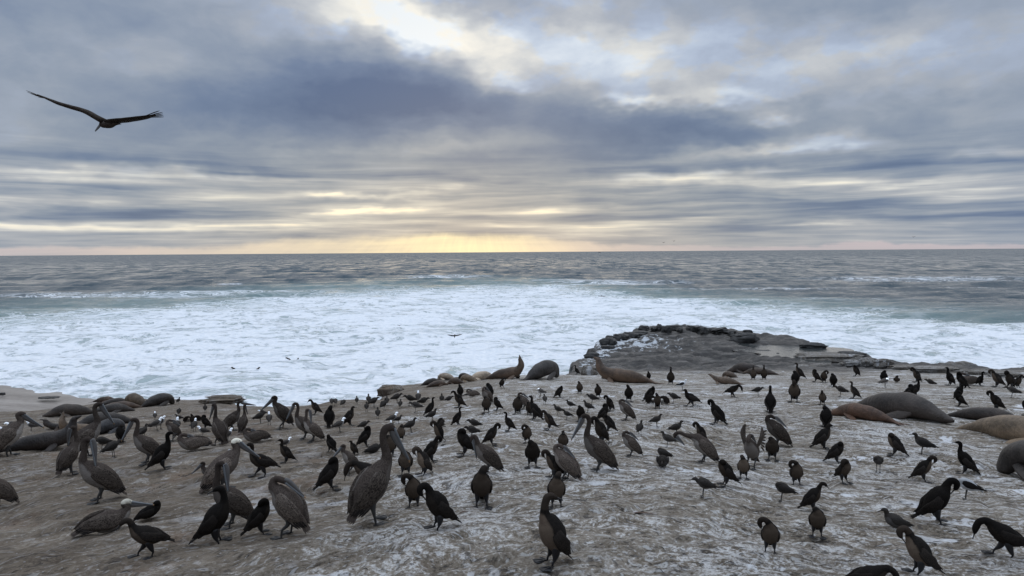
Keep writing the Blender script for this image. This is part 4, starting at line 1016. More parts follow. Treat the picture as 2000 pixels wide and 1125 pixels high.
# ------------------------------------------------------------------ cormorants
GC = 'cormorants standing on the rock shelf'
def C(tr, nk, px, py, H, hd_, tone, label, ex=None, flip=False):
    br = 1.0 + 0.9 * tone
    place('cormorant', corm(tr, nk, ex), px, py, H, hd_, (tone, min(1, tone * .8), br, 1), label, 'cormorant', GC, flip)
for a in [
 # nearest rows
 ('V','back',1075,1102,140,200,.9,'big cormorant in the foreground centre with pale tan breast and black wing'),
 ('H','walk',284,1087,82,184,.5,'stooping cormorant pacing left at the lower left, bill pointed at the rock'),
 ('U','back',428,1061,112,352,.05,'tall black cormorant glancing back left, webbed feet spread, lower left'),
 ('U','tuck',512,1042,70,10,.2,'dark cormorant standing half behind the preening mottled pelican'),
 ('U','curl',852,1034,95,196,.1,'black cormorant with its head curled into its breast, tail cocked right'),
 ('V','tuck',941,990,82,268,.35,'front facing cormorant with head hidden, standing on wide webbed feet'),
 ('V','side',808,990,68,262,.6,'brown breasted cormorant twisting its neck behind the curled black one'),
 ('V','tuck',1087,990,70,272,.7,'rusty breasted cormorant facing the viewer behind the foreground one'),
 ('U','curl',1789,1122,94,200,1.0,'large cormorant with tan breast bowing its neck, lower right corner'),
 ('H','down',1700,1168,72,352,.25,'stooping dark cormorant cut off by the bottom edge'),
 ('H','down',1958,1088,74,196,.1,'black cormorant bending to its feet near the lower right edge'),
 ('U','curl',1833,1021,90,18,.0,'glossy black cormorant with S curved neck beside the grey gull'),
 ('V','side',1504,1079,70,268,.7,'brown cormorant reaching down to its right flank, lower right centre'),
 ('V','none',1596,1047,58,272,.6,'headless looking speckled cormorant resting in front of the hunched one'),
 ('U','walk',1590,998,58,12,.35,'hunched cormorant with long bill pointing down right'),
 ('U','side',1650,943,50,320,.5,'cormorant swinging its black neck to the right, left of the small gull'),
 ('V','side',1556,947,50,285,.6,'brown cormorant with black neck wrapped round its right side'),
 ('U','curl',1806,940,52,8,.7,'cormorant preening its chest with tail out left, left of the black upright one'),
 ('U','up',1882,925,62,172,.0,'sleek black cormorant looking left with tail trailing to the right'),
 ('U','none',1636,905,44,10,.1,'ruffled black cormorant with hidden head and low tail'),
 ('U','none',1745,889,44,172,.7,'brown cormorant with folded neck standing left of the dark gull pair'),
 ('U','short',1610,877,50,20,.35,'slim brown cormorant under the hunched black back'),
 ('V','none',1613,834,41,90,.05,'black cormorant seen from behind as a plain oval'),
 ('U','none',1415,948,52,192,.4,'cormorant with folded neck and long wing left of the brown fronted one'),
 ('V','tuck',1452,934,46,270,.85,'small brown fronted cormorant standing before the raised wings'),
 ('V','none',1508,898,46,270,.25,'dark cormorant standing under the sleeping pelican belly'),
 ('U','curl',1079,934,57,190,.6,'brown necked cormorant in front of the mottled sleeping pelican'),
 ('U','tuck',648,955,64,14,.1,'black cormorant leaning right with round hidden head and tail low left'),
 ('H','down',716,958,62,186,.5,'cormorant bowing its long black neck behind the tallest pelican'),
 ('V','curl',826,928,58,196,1.0,'tan breasted cormorant bowing its black neck left, middle of the flock'),
 ('V','none',792,928,52,262,.6,'brown cormorant with hidden head right of the tallest pelican'),
 ('U','curl',845,903,52,10,.3,'cormorant with arched neck standing behind the tan breasted one'),
 ('V','none',762,892,44,262,.5,'cormorant mostly hidden by the tallest pelican bill'),
 # left middle
 ('H','up',508,931,68,184,.4,'brown cormorant stretching its neck upward in open rock left of centre'),
 ('U','up',321,916,72,4,.0,'slender black cormorant turned right, tail touching the rock, far left'),
 ('U','up',557,905,49,186,.5,'walking brown cormorant right of the neck-stretching one'),
 ('V','none',236,864,34,100,.4,'brown hunched cormorant preening behind the left pelicans'),
 ('U','tuck',645,882,34,130,.3,'small hunched cormorant right of the reddish pelican'),
 ('V','short',690,890,28,200,.3,'dark cormorant peering over the sitting pelican'),
 ('U','tuck',716,872,41,12,.05,'black cormorant with hidden head and tail low left, above the tallest pelican'),
 ('V','tuck',783,861,33,268,.8,'little tan breasted cormorant right of the tallest pelican head'),
 ('U','tuck',644,833,41,85,.0,'black cormorant seen from behind with round head, left middle'),
 ('U','short',684,831,37,24,.4,'cormorant leaning right below the row of gulls'),
 ('U','walk',615,810,31,182,.4,'small cormorant probing its breast at the back left'),
 ('U','tuck',400,838,28,170,.1,'dark cormorant resting among white headed gulls on the left'),
 ('V','tuck',376,830,22,268,.3,'little cormorant drying open wings among gulls on the left','spread'),
 ('V','curl',856,864,44,192,.8,'tan breasted cormorant with one wing lifted and neck curled left','lift'),
 ('U','tuck',905,889,54,186,.1,'dark cormorant behind the bowing pelican neck'),
 ('U','curl',962,869,43,4,.25,'dark cormorant with looped neck behind the bowing pelican back'),
 ('V','side',1030,865,38,285,.7,'brown cormorant looping its neck to the right in the centre'),
 ('V','none',1040,912,54,270,.15,'black cormorant with no visible head standing square in the centre'),
 ('V','short',1100,880,41,270,.5,'brown cormorant looking ahead above the mottled sleeping pelican'),
 ('V','curl',1172,867,55,200,.2,'dark cormorant right of the alert pelican neck'),
 ('U','none',1187,842,34,160,.2,'cormorant partly hidden behind the one by the alert pelican'),
 ('U','tuck',1181,822,34,20,.1,'black cormorant leaning right above the alert pelican'),
 ('V','curl',1190,803,32,196,.1,'black cormorant looping its neck, left of the sleeping pelican'),
 ('V','none',1134,822,31,270,.1,'round black cormorant without visible head above the alert pelican bill'),
 ('V','curl',1368,866,42,182,.4,'young brown cormorant behind the stretching pelican'),
 ('U','curl',1398,828,47,150,.0,'glossy black cormorant from behind preening its left shoulder'),
 ('U','up',1504,805,51,92,.0,'upright black cormorant seen from behind right of centre'),
 ('V','curl',1551,785,45,264,.5,'tan breasted cormorant with arched neck right of the black upright one'),
 ('V','none',1553,752,28,90,.2,'round dark cormorant standing directly behind the tan breasted arched one'),
 ('U','up',1560,740,34,176,.6,'upright cormorant with pale breast near the wet bench rocks'),
 ('V','curl',1606,790,29,262,.8,'small cormorant with pale front hiding its face left of the huge sea lion'),
 ('U','up',1667,778,33,168,.6,'brown cormorant standing upright behind the huge grey sea lion'),
 # centre
 ('U','up',993,842,38,178,.2,'small upright dark cormorant in the open centre'),
 ('U','curl',1071,839,39,190,.6,'brown breasted cormorant tucking its bill, centre'),
 ('U','up',1043,820,47,150,.2,'tall thin cormorant with raised neck in the centre'),
 ('V','none',1011,809,36,268,.4,'brown cormorant standing before the sleeping pelican pair'),
 ('V','none',1034,812,28,260,.3,'cormorant squeezed between the tall thin one and the pelicans'),
 ('U','up',895,830,35,28,.2,'cormorant looking right with tail low left, left of centre'),
 ('U','walk',895,797,35,186,.4,'cormorant with bill pointing left at the back'),
 ('V','tuck',899,775,25,90,.1,'small dark cormorant above the left pointing one'),
 ('U','up',842,811,35,22,.1,'dark upright cormorant left of the left pointing pair'),
 ('U','tuck',970,802,27,186,.2,'dark cormorant leaning left with tail right behind the centre'),
 ('V','none',950,806,33,268,.4,'brown cormorant in front of the pale tucked pelican'),
 ('V','none',955,782,34,90,.1,'black cormorant standing close behind the pale tucked pelican'),
 ('V','side',981,758,21,300,.2,'tiny cormorant below the nose-up sea lion'),
 ('V','tuck',1228,784,33,268,.1,'black cormorant with round shoulders left of the wing drying one'),
 ('V','tuck',1284,798,31,268,.6,'cormorant drying both open wings right of centre','spread'),
 ('U','none',1272,785,31,20,.1,'black cormorant right behind the wing drying one'),
 ('H','short',1348,794,34,184,.1,'black cormorant walking left right of the wing drying one'),
 ('V','up',1310,751,37,270,.3,'slim cormorant with raised head right of the stretched sea lion'),
 ('V','tuck',1267,742,17,90,.1,'small dark cormorant peeking over the stretched sea lion tail'),
 ('U','up',1126,732,19,182,.1,'lone cormorant on the brink against the surf'),
 ('V','tuck',1132,769,25,268,.6,'tan fronted small cormorant below the head-up sea lion'),
 ('V','tuck',1168,776,27,268,.3,'dark stout cormorant right of the small tan fronted one'),
 ('U','none',1094,777,24,20,.1,'black oval cormorant leaning right at the back centre'),
 ('H','down',1432,776,26,350,.3,'cormorant stretching a leg below the bow shaped sea lion'),
 # right back
 ('V','up',1471,742,29,268,.6,'left of two upright cormorants beside the dark sea lions'),
 ('V','up',1492,742,30,268,.5,'right of two upright cormorants beside the dark sea lions'),
 ('U','tuck',1592,746,25,176,.4,'leftmost of three small preening cormorants by the boulders'),
 ('V','side',1609,747,25,270,.4,'middle of three small preening cormorants by the boulders'),
 ('V','none',1627,755,26,100,.1,'rightmost and blackest of three small preening cormorants'),
 ('V','none',1671,735,25,170,.3,'hunched cormorant in front of the rounded boulders'),
 ('V','none',1726,748,25,90,.0,'black round cormorant behind the pale speckled gull'),
 ('H','tuck',1751,748,16,268,.4,'small cormorant sitting right of the pale speckled gull','sit'),
 ('V','curl',1789,747,30,186,.5,'cormorant curling its black neck left by the edge slabs'),
 ('U','tuck',1777,780,30,12,.0,'black cormorant with folded neck above the huge sea lion back'),
 ('U','up',1789,776,37,20,.0,'black cormorant stretching right behind the folded one'),
 ('V','up',1854,753,36,196,.0,'black upright cormorant first of the row at the right edge'),
 ('U','tuck',1875,757,31,160,.0,'black hunched cormorant second of the row at the right edge'),
 ('V','up',1915,754,29,350,.0,'black cormorant with bill pointing right in the edge row'),
 ('U','curl',1945,756,36,190,.7,'brown breasted cormorant bowing left in the edge row'),
 ('V','curl',1971,758,35,230,.2,'dark bulky cormorant near the right end of the edge row'),
 ('V','curl',1989,758,27,330,.3,'cormorant bowing right at the end of the edge row'),
 ('U','tuck',1872,794,31,184,.0,'black crouching cormorant below the edge row'),
 ('V','curl',1874,781,32,20,.0,'black cormorant with glossy bent neck behind the crouching one'),
 ('U','curl',1943,802,39,196,.2,'dark cormorant preening its breast right of the crouching pair'),
 ('U','none',2004,812,30,180,.0,'black cormorant just cut off at the right edge'),
 ('H','none',296,1014,36,2,.1,'black cormorant lying flat beside the resting white headed pelican','sit'),
]:
    tr, nk, px, py, H, hd_, tone, label = a[:8]
    C(tr, nk, px, py, H, hd_, tone, label, a[8] if len(a) > 8 else None, flip=(px % 2 == 0))

# ------------------------------------------------------------------ pelicans
GP = 'brown pelicans on the rock shelf'
def Pn(tr, nk, px, py, H, hd_, c, label, ex=None, flip=False):
    place('pelican', pel(tr, nk, False, ex), px, py, H, hd_, (*c, 1), label, 'pelican', GP, flip)
J = (.9, 0, 1.0); A_ = (.35, .85, 1.15)
for a in [
 ('S','up',737,1020,188,22,(.2,0,.85),'tallest pelican in the centre left, seen from behind, long bill hanging right'),
 ('S','tuck',556,1047,118,158,(.4,0,1.35),'mottled pelican with its head buried in its back feathers'),
 ('N','look',450,1028,130,184,(.3,0,.8),'dark pelican behind the tall black cormorant, bill laid down its back'),
 ('N','rest',440,958,100,2,(.1,1,1.75),'grey adult pelican with white head and long bill pointing down right'),
 ('L','rest',414,932,28,170,(.6,0,.8),'dark pelican lying behind the white headed adult'),
 ('L','restb',212,1040,58,8,(.9,.9,.95),'sitting pelican with white face resting its bill to the right, lower left'),
 ('N','look',192,979,129,186,(.7,0,.95),'large brown pelican with folded bill standing left, back to the right'),
 ('N','up',286,905,92,186,(.6,0,.9),'pelican with bill hanging left behind the slender black cormorant'),
 ('S','look',142,925,92,30,(.5,0,1.15),'scaly backed pelican with striped tail seen from behind, left'),
 ('N','up',172,893,105,8,(.8,0,1.0),'pelican with bill hanging right among the left sea lions'),
 ('N','rest',20,892,92,4,(1.0,0,1.2),'leftmost pelican, pale grey breast, bill pointing down right'),
 ('N','look',-8,992,100,178,(.3,0,1.0),'pelican cut by the left edge showing only its rear'),
 ('L','tuck',376,880,36,182,(.5,0,1.3),'speckled pelican sitting with its bill pointing left'),
 ('V_','tuck',336,862,44,200,(.5,0,1.1),'mottled brown pelican preening behind a white headed gull'),
 ('S','up',427,869,80,120,(.5,0,1.0),'ragged pelican seen from behind with grey bill hanging left'),
 ('N','fwd',455,842,58,2,(.4,0,.8),'dark pelican holding its long bill out to the right'),
 ('S','up',476,845,54,66,(.4,0,.85),'slim necked dark pelican seen from behind'),
 ('S','rest',548,838,66,176,(.7,0,.7),'black necked pelican with open bill against the surf'),
 ('L','tuck',498,864,30,184,(.5,0,1.1),'flat sitting pelican with its bill pointing left'),
 ('N','up',594,858,74,188,(.6,0,.9),'dark headed pelican behind the reddish brown one'),
 ('N','look',610,863,66,184,(.9,0,1.35),'reddish brown pelican with white belly edge'),
 ('S','rest',680,926,60,200,(1.0,0,1.2),'pale fronted pelican with blue grey bill tucked on its breast'),
 ('N','preen',950,925,78,186,(.5,0,.9),'dark winged pelican bowing with its bill down its breast, centre'),
 ('N','tuck',1103,937,70,165,(.4,0,1.45),'mottled tan pelican asleep behind two cormorants, centre'),
 ('N','up',1166,921,114,190,(.5,0,.85),'alert pelican with raised neck and bill hanging left, right of centre'),
 ('N','tuck',1222,821,42,186,(.8,0,1.15),'sleeping pelican with pale neck right of the black necked group'),
 ('N','tuck',1231,891,50,190,(.9,0,1.15),'sleeping pelican with white belly line facing left'),
 ('N','stretch',1372,904,60,184,(1.0,0,1.1),'pelican striding left with its neck stretched low and hooked'),
 ('S','tuck',1466,914,80,250,(.4,0,1.25),'pelican lifting both wings high over its back','raise'),
 ('N','tuck',1515,872,62,186,(.3,0,.75),'dark sleeping pelican facing left above a small cormorant'),
 ('N','tuck',950,790,36,230,(.5,0,1.4),'pale brown pelican with tucked head behind the centre'),
 ('N','tuck',1022,800,34,182,(.5,0,1.15),'sleeping pelican at the back of the centre flock'),
 ('L','tuck',922,775,16,184,(.5,0,1.2),'flat speckled pelican lying at the back below the sea lion heap'),
 ('L','tuck',1892,752,24,196,(.8,0,1.2),'grey brown pelican sitting in the edge row at right'),
]:
    tr = 'S' if a[0] == 'V_' else a[0]
    Pn(tr, *a[1:8], ex=a[8] if len(a) > 8 else None)

# ------------------------------------------------------------------ gulls
GG = 'gulls standing among the other birds'
DK = (.2, 0, 1.0); LT = (1.0, 1.0, 1.6); GYC = (.8, 0, 1.3)
def Gl(nk, sit, px, py, H, hd_, c, label):
    place('gull', gull(nk, sit), px, py, H, hd_, (*c, 1), label, 'gull', GG, flip=(px % 2 == 1))
for a in [
 ('low',0,199,881,29,180,DK,'dark gull standing left between the left pelicans'),
 ('low',0,222,893,34,30,DK,'dark gull leaning right behind the large brown pelican'),
 ('up',0,281,857,28,50,DK,'dark gull above the pelican with the hanging bill, left'),
 ('up',0,303,820,16,90,LT,'farthest white headed gull of the left trio'),
 ('up',0,307,842,27,4,LT,'front white headed gull of the left trio'),
 ('up',0,314,838,25,20,LT,'rear white headed gull of the left trio'),
 ('up',0,346,846,30,80,LT,'white headed gull standing before the mottled preening pelican'),
 ('up',0,349,789,13,60,DK,'tiny dark gull farthest back beside the left sea lions'),
 ('low',0,350,813,15,80,DK,'small dark gull below the farthest back one'),
 ('up',0,349,824,16,180,DK,'dark gull behind the mottled preening pelican'),
 ('up',0,380,843,25,70,LT,'white headed gull left of the ragged pelican'),
 ('up',0,388,826,14,110,LT,'small white headed gull behind the open winged cormorant'),
 ('up',0,396,854,23,176,LT,'white headed gull directly left of the ragged pelican'),
 ('low',0,293,840,13,180,DK,'small dark gull beside the left gull trio'),
 ('low',1,10,844,12,180,LT,'gull resting at the far left edge'),
 ('low',1,24,836,14,180,LT,'gull sitting second from the left edge'),
 ('up',0,61,842,20,160,LT,'gull standing right of the leftmost pelican bill'),
 ('up',0,401,806,17,90,DK,'dark gull alone at the back left of the slab'),
 ('low',0,509,827,22,14,DK,'dark gull between the two dark pelicans'),
 ('low',0,512,814,14,180,LT,'white headed gull behind the dark gull between pelicans'),
 ('up',0,526,830,25,90,LT,'white headed gull under the black necked pelican'),
 ('up',0,446,862,25,30,LT,'white headed gull right of the ragged pelican'),
 ('low',0,449,910,30,90,(.8,.3,1.4),'grey gull bending behind the white headed adult pelican'),
 ('up',0,560,877,23,6,LT,'white headed gull behind the walking brown cormorant'),
 ('up',0,664,844,28,14,LT,'grey gull with clean white head facing right, left middle'),
 ('up',0,623,785,14,90,LT,'pale headed gull at the back by the small probing cormorant'),
 ('up',0,648,793,18,90,LT,'left gull of the pale pair on the brink'),
 ('up',0,655,793,18,100,LT,'right gull of the pale pair on the brink'),
 ('up',0,671,796,19,60,LT,'pale headed gull right of the pair on the brink'),
 ('up',0,697,790,16,90,DK,'dark gull on the brink against the surf'),
 ('up',0,720,790,20,90,GYC,'grey gull on the brink right of the dark one'),
 ('up',0,716,804,19,90,DK,'dark gull in front of the grey one near the brink'),
 ('low',0,731,796,20,30,DK,'dark gull leaning right near the brink'),
 ('up',0,750,802,24,60,DK,'left dark gull of the pair right of the brink'),
 ('up',0,756,792,18,90,DK,'right dark gull of the pair right of the brink'),
 ('low',0,776,788,20,16,DK,'dark gull with low tail under the rising brink'),
 ('up',0,782,798,18,80,DK,'dark gull just below the low tailed one'),
 ('up',0,738,818,22,90,DK,'lone dark gull from behind between the two gull rows'),
 ('low',0,800,792,26,180,DK,'dark gull of the bunched trio left of the cormorants'),
 ('low',0,811,806,22,180,GYC,'greyer gull of the bunched trio left of the cormorants'),
 ('up',0,817,787,23,90,LT,'pale gull beside a lying dark bird at the back'),
 ('low',1,828,787,12,350,DK,'dark gull lying at the back right of the pale one'),
 ('up',1,863,782,13,90,DK,'dark gull sitting below the sea lion heap'),
 ('low',1,878,782,9,20,DK,'low dark gull sitting right of the sitting one'),
 ('up',0,768,830,25,8,LT,'white headed gull facing right in the left centre'),
 ('up',0,779,828,18,10,DK,'dark gull hidden behind the right facing white headed one'),
 ('up',0,764,842,20,90,LT,'white headed gull peeking over the tallest pelican head'),
 ('low',0,712,842,20,14,DK,'dark gull above the hidden head cormorant, left centre'),
 ('low',1,733,884,18,0,DK,'dark gull resting left of the tallest pelican neck'),
 ('up',0,803,845,29,16,DK,'dark gull facing right above the tan breasted cormorants'),
 ('up',0,845,823,25,20,DK,'dark gull below the dark upright cormorant'),
 ('low',0,925,842,24,184,DK,'upper dark gull of two behind the bowing pelican'),
 ('low',0,921,857,26,190,DK,'lower dark gull of two behind the bowing pelican'),
 ('tuck',0,1055,776,18,186,(.9,1,2.6),'small whitish gull preening at the back centre'),
 ('up',0,1064,790,20,100,GYC,'grey gull right below the small whitish one'),
 ('up',0,1089,811,22,178,DK,'dark gull facing left, lowest left of the gull square'),
 ('up',0,1107,820,21,186,DK,'dark gull facing left, lowest of the gull square'),
 ('up',0,1113,800,20,182,DK,'dark gull facing left, middle of the gull square'),
 ('up',0,1148,806,24,160,DK,'dark gull with tail right beside the round black cormorant'),
 ('low',0,1156,790,21,184,DK,'dark gull facing left, top right of the gull square'),
 ('up',0,1283,834,26,14,DK,'dark gull facing right below the wing drying cormorant'),
 ('up',0,1250,851,29,70,DK,'dark gull turned away between the two sleeping pelicans'),
 ('up',0,1322,851,30,10,DK,'dark gull facing right above the stretching pelican'),
 ('up',0,1303,874,32,176,(.3,0,1.4),'brownish gull facing left behind the hooked pelican neck'),
 ('low',0,1315,788,21,180,DK,'dark gull facing left between wing drying and walking cormorants'),
 ('tuck',1,1293,892,17,180,DK,'upper of two resting dark gulls under the stretching pelican'),
 ('low',1,1294,913,25,268,DK,'lower of two resting dark gulls under the stretching pelican'),
 ('low',0,1373,970,38,188,DK,'dark gull on thin legs facing left, right of centre foreground'),
 ('tuck',0,1526,979,38,184,DK,'dark gull with hidden head standing on two thin legs'),
 ('up',1,1745,1030,38,206,(.3,0,1.1),'slate grey gull sitting above the large tan breasted cormorant'),
 ('tuck',0,1715,922,32,268,DK,'small dark gull with tucked head at the right'),
 ('up',0,1800,888,42,184,DK,'dark gull facing left on open rock under the tan sea lion'),
 ('low',0,1481,774,19,2,DK,'dark gull facing right left of the black upright cormorant'),
 ('low',0,1641,775,25,182,DK,'dark gull facing left above the huge sea lion'),
 ('low',1,1816,750,19,182,DK,'dark gull lying flat near the edge slabs'),
 ('low',0,1976,777,26,182,(.5,0,1.3),'brown gull facing left under the right end of the edge row'),
 ('tuck',0,1729,757,26,30,(1,1,3.2),'pale speckled gull bending before a black cormorant'),
]:
    nk, sit, px, py, H, hd_, c, label = a
    Gl(nk, bool(sit), px, py, H, hd_, c, label)
place('gull', gull('up', False, True), 1333, 762, 27, 6, (1, 1, 1, 1), 'bright white gull with dark back beside the slim cormorant', 'gull', GG)
place('gull', gull('tuck', False, True), 1886, 975, 42, 188, (1, 1, .55, 1), 'large pale gull with grey wings and hidden head, right foreground', 'gull', GG)

# ------------------------------------------------------------------ birds in the air
def at(px, py, depth):
    d = ray(px, py); fwd = CM @ Vector((0, 0, -1)); return CAM + d * (depth / d.dot(fwd))
def flyer(px, py, depth, size, wl, wr, bodypts, chord, mats, label, cat, name, detail=False, yaw=0.0):
    """wings given as (x, z) stations in metres in the bird's own frame, chord runs fore and aft"""
    c = at(px, py, depth)
    root = bpy.data.objects.new(name, None); col.objects.link(root)
    root.matrix_world = Matrix.Translation(c) @ Matrix.Rotation(yaw, 4, 'Z') @ Matrix.Diagonal((size, size, size, 1))
    tag(root, label, cat)
    b = link('body', Geo().sweep(bodypts[0], 4, 12, lat=(0, 1, 0), belly=(1, 2, 9, 10)).mesh('body', mats[0], .004, 12), root)
    link('bill', Geo().sweep(bodypts[1], 3, 8, lat=(0, 1, 0)).mesh('bill', mats[2]), root)
    for o in root.children: o.color = (.2, 0, .7, 1)
    for W_ in (wl, wr):
        G = Geo(); n = len(W_)
        G.sweep([(x_, yy, z_, ch, t_) for x_, yy, z_, ch, t_ in W_], 5, 10, lat=(0, 1, 0))
        if detail:
            x1, y1, z1 = W_[-1][:3]; x0, y0, z0 = W_[-2][:3]
            sg = 1 if x1 > x0 else -1
            blades(G, [(x0, y0 - .08 + .04 * k, z0) for k in range(5)], [(x1 + sg * (.14 - .02 * abs(k - 1)), y1 - .10 + .05 * k, z1 + .045 - .014 * k) for k in range(5)], .020, .005)
        o = link('wing', G.mesh('wing', mats[1], .004, 10), root); o.color = (0, 0, .5, 1)
    return root
flyer(206, 241, 10.6, 1.0,
      [(-.02, 0, .03, .09, .045), (-.15, .0, .10, .125, .040), (-.30, .0, .185, .13, .036), (-.50, .0, .245, .125, .032), (-.72, .0, .315, .11, .026), (-.92, .0, .40, .08, .014), (-1.02, 0, .445, .035, .006)],
      [(.03, .0, .02, .09, .040), (.16, .0, .035, .12, .032), (.34, .0, .052, .12, .028), (.52, .0, .075, .11, .024), (.68, 0, .10, .08, .014), (.78, 0, .125, .04, .006)],
      ([(.22, 0, -.005, .05, .006), (.15, 0, -.01, .05, .022), (.07, 0, -.02, .075, .050), (-.01, 0, -.02, .070, .052), (-.05, 0, -.01, .045, .045), (-.035, 0, .035, .030, .030), (-.06, 0, .005, .036, .032), (-.085, 0, -.03, .018, .018)],
       [(-.075, 0, -.015, .020, .020), (-.12, 0, -.07, .018, .016), (-.165, 0, -.12, .008, .008)]),
      .1, (M_PEL, M_PWING, M_PBILL), 'pelican gliding high at the upper left with long wings spread', 'pelican', 'pelican', True)
def smallbird(px, py, depth, size, dz, label, mats, rise=(.28, .34), yaw=0.0):
    r_ = flyer(px, py, depth, size,
          [(-.02, 0, .02, .06, .03), (-.22, .0, rise[0] * .55, .065, .022), (-.42, .02, rise[0] * .85, .055, .015), (-.62, .05, rise[0], .02, .005)],
          [(.02, .0, .02, .06, .03), (.22, .0, rise[1] * .45, .065, .022), (.42, .02, rise[1] * .80, .055, .015), (.64, .05, rise[1], .02, .005)],
          ([(.02, .20, -.01, .035, .006), (.01, .12, -.01, .04, .03), (0, 0, -.02, .06, .055), (0, -.12, -.01, .04, .04), (0, -.17, .0, .025, .025)],
           [(0, -.16, 0, .012, .012), (0, -.20, -.01, .009, .008), (0, -.24, -.02, .004, .004)]), .1, mats, label, 'bird', 'flying_gull', yaw=yaw)
    r_.matrix_world = r_.matrix_world @ Matrix.Rotation(.8, 4, 'X')
smallbird(888, 656, 44, .74, 0, 'gull gliding low over the white surf above the heap of sea lions', (M_GULL, M_GWING, M_GBILL), (.10, .14))
smallbird(1175, 578, 95, .80, 0, 'distant bird with drooping wings at the outer edge of the foam', (M_GULL, M_GWING, M_GBILL), (-.06, -.16))
smallbird(1040, 521, 120, .85, 0, 'dark bird skimming the open water below the horizon', (M_CORM, M_CWING, M_CBILL), (-.25, -.06), .4)
smallbird(780, 636, 70, .38, 0, 'tiny bird low over the middle of the surf', (M_GULL, M_GWING, M_GBILL))
smallbird(1784, 463, 260, 1.0, 0, 'tiny bird above the horizon at the right', (M_CORM, M_CWING, M_CBILL))
smallbird(1316, 471, 260, .9, 0, 'right one of two specks of birds above the horizon', (M_CORM, M_CWING, M_CBILL))
smallbird(1296, 474, 260, .9, 0, 'left one of two specks of birds above the horizon', (M_CORM, M_CWING, M_CBILL))
# swimmers in the foam
for px, py, lb in [(455, 721, 'dark sea lion head in the foam, leftmost of four'), (504, 722, 'small sea lion head in the foam, second from left'),
                   (562, 702, 'sea lion head and back in the foam, third from left'), (582, 703, 'sea lion head in the foam, rightmost of four')]:
    x_, y_ = sea_hit(px, py)
    r_ = bpy.data.objects.new('swimming_sea_lion', None); col.objects.link(r_); r_.matrix_world = Matrix.Translation((x_, y_, 0.02)) @ Matrix.Rotation(px * .7, 4, 'Z') @ Matrix.Scale(.62, 4)
    tag(r_, lb, 'sea lion', 'sea lions swimming in the surf')
    link('body', Geo().sweep([(-.42, 0, -.15, .12, .08), (-.2, 0, .02, .14, .11), (0, 0, .10, .11, .11), (.12, 0, .20, .10, .11), (.22, 0, .24, .085, .085), (.32, 0, .22, .05, .05), (.37, 0, .21, .02, .02)], 4, 10).mesh('body', hide(DBR), .01, 5), r_)
    link('nose', Geo().ball(Vector((.36, 0, .215)), .022).mesh('nose', M_NOSE), r_)
# a ship on the horizon
M_SHIP = plain_mat('ship_grey', (0.10, 0.10, 0.11), 0.6)
c = at(1171, 489.6, 5200); r_ = bpy.data.objects.new('ship', None); col.objects.link(r_); r_.location = (c.x, c.y, 0); tag(r_, 'tiny grey ship far out on the horizon', 'ship')
link('hull', Geo().sweep([(-11, 0, 1.5, 2, 1.5), (-9, 0, 1.5, 2.6, 2.0), (8, 0, 1.6, 2.6, 2.0), (12, 0, 2.4, .5, 1.2)], 2, 8).mesh('hull', M_SHIP), r_)
link('cabin', Geo().sweep([(-6, 0, 5, 1.8, 2.2), (-1, 0, 5, 1.8, 2.2)], 1, 4).mesh('cabin', M_SHIP), r_)
link('mast', Geo().sweep([(-3, 0, 6, .25, .25), (-3, 0, 12, .15, .15)], 1, 6).mesh('mast', M_SHIP), r_)

# ------------------------------------------------------------------ loose rocks of the bench and the rim
def boulder_mesh(seed, layers=4.0, angular=.5, wet=1.0):
    nu, nv = 30, 20
    U_, V_ = np.meshgrid(np.linspace(0, 2 * np.pi, nu + 1), np.linspace(-np.pi / 2, np.pi / 2, nv))
    e = 1 - angular * .5
    cx_ = np.sign(np.cos(V_)) * np.abs(np.cos(V_)) ** e
    X = cx_ * np.sign(np.cos(U_)) * np.abs(np.cos(U_)) ** e; Y = cx_ * np.sign(np.sin(U_)) * np.abs(np.sin(U_)) ** e; Z = np.sign(np.sin(V_)) * np.abs(np.sin(V_)) ** e
    n_ = fbm(X * 1.3 + Y * 2 + seed * 7, Z * 1.5 + Y * 1.1, 4, seed) * .50
    lay = np.sin(Z * layers * 3 + n_ * 4 + seed) * .055 * angular
    k = 1 + n_ + lay
    k[:, -1] = k[:, 0]
    me, _, _ = grid_mesh('boulder', X * k, Y * k, Z * (1 + n_ * .5), {'wet': np.full(X.shape, wet), 'wash': np.zeros(X.shape)})
    return me
def boulder_mat(name, a, b, dark=.4):
    m, g, p = new_mat(name)
    P = S(g, g.node('ShaderNodeNewGeometry').outputs['Position']); x, y, z = g.xyz(P)
    n_ = g.noise(P, 2.2, 9, 0.66); l_ = g.noise(g.comb(x * .5, y * .5, z * 6.0 + x * .3), 1.0, 6, 0.6)
    g.put(p.inputs['Base Color'], g.mix(g.smooth(n_ * .6 + l_ * .4, .36, .64), a, b)); p.inputs['Roughness'].default_value = .6
    g.put(p.inputs['Normal'], g.bump(n_ * .5 + l_ * .7, 1.0, .16)); return m
MB_D = boulder_mat('dark_wet_boulder', (0.012, 0.012, 0.012), (0.052, 0.050, 0.047)); MB_G = boulder_mat('grey_boulder', (0.050, 0.048, 0.046), (0.20, 0.19, 0.18))
rim_r = random.Random(11)
RIM = []
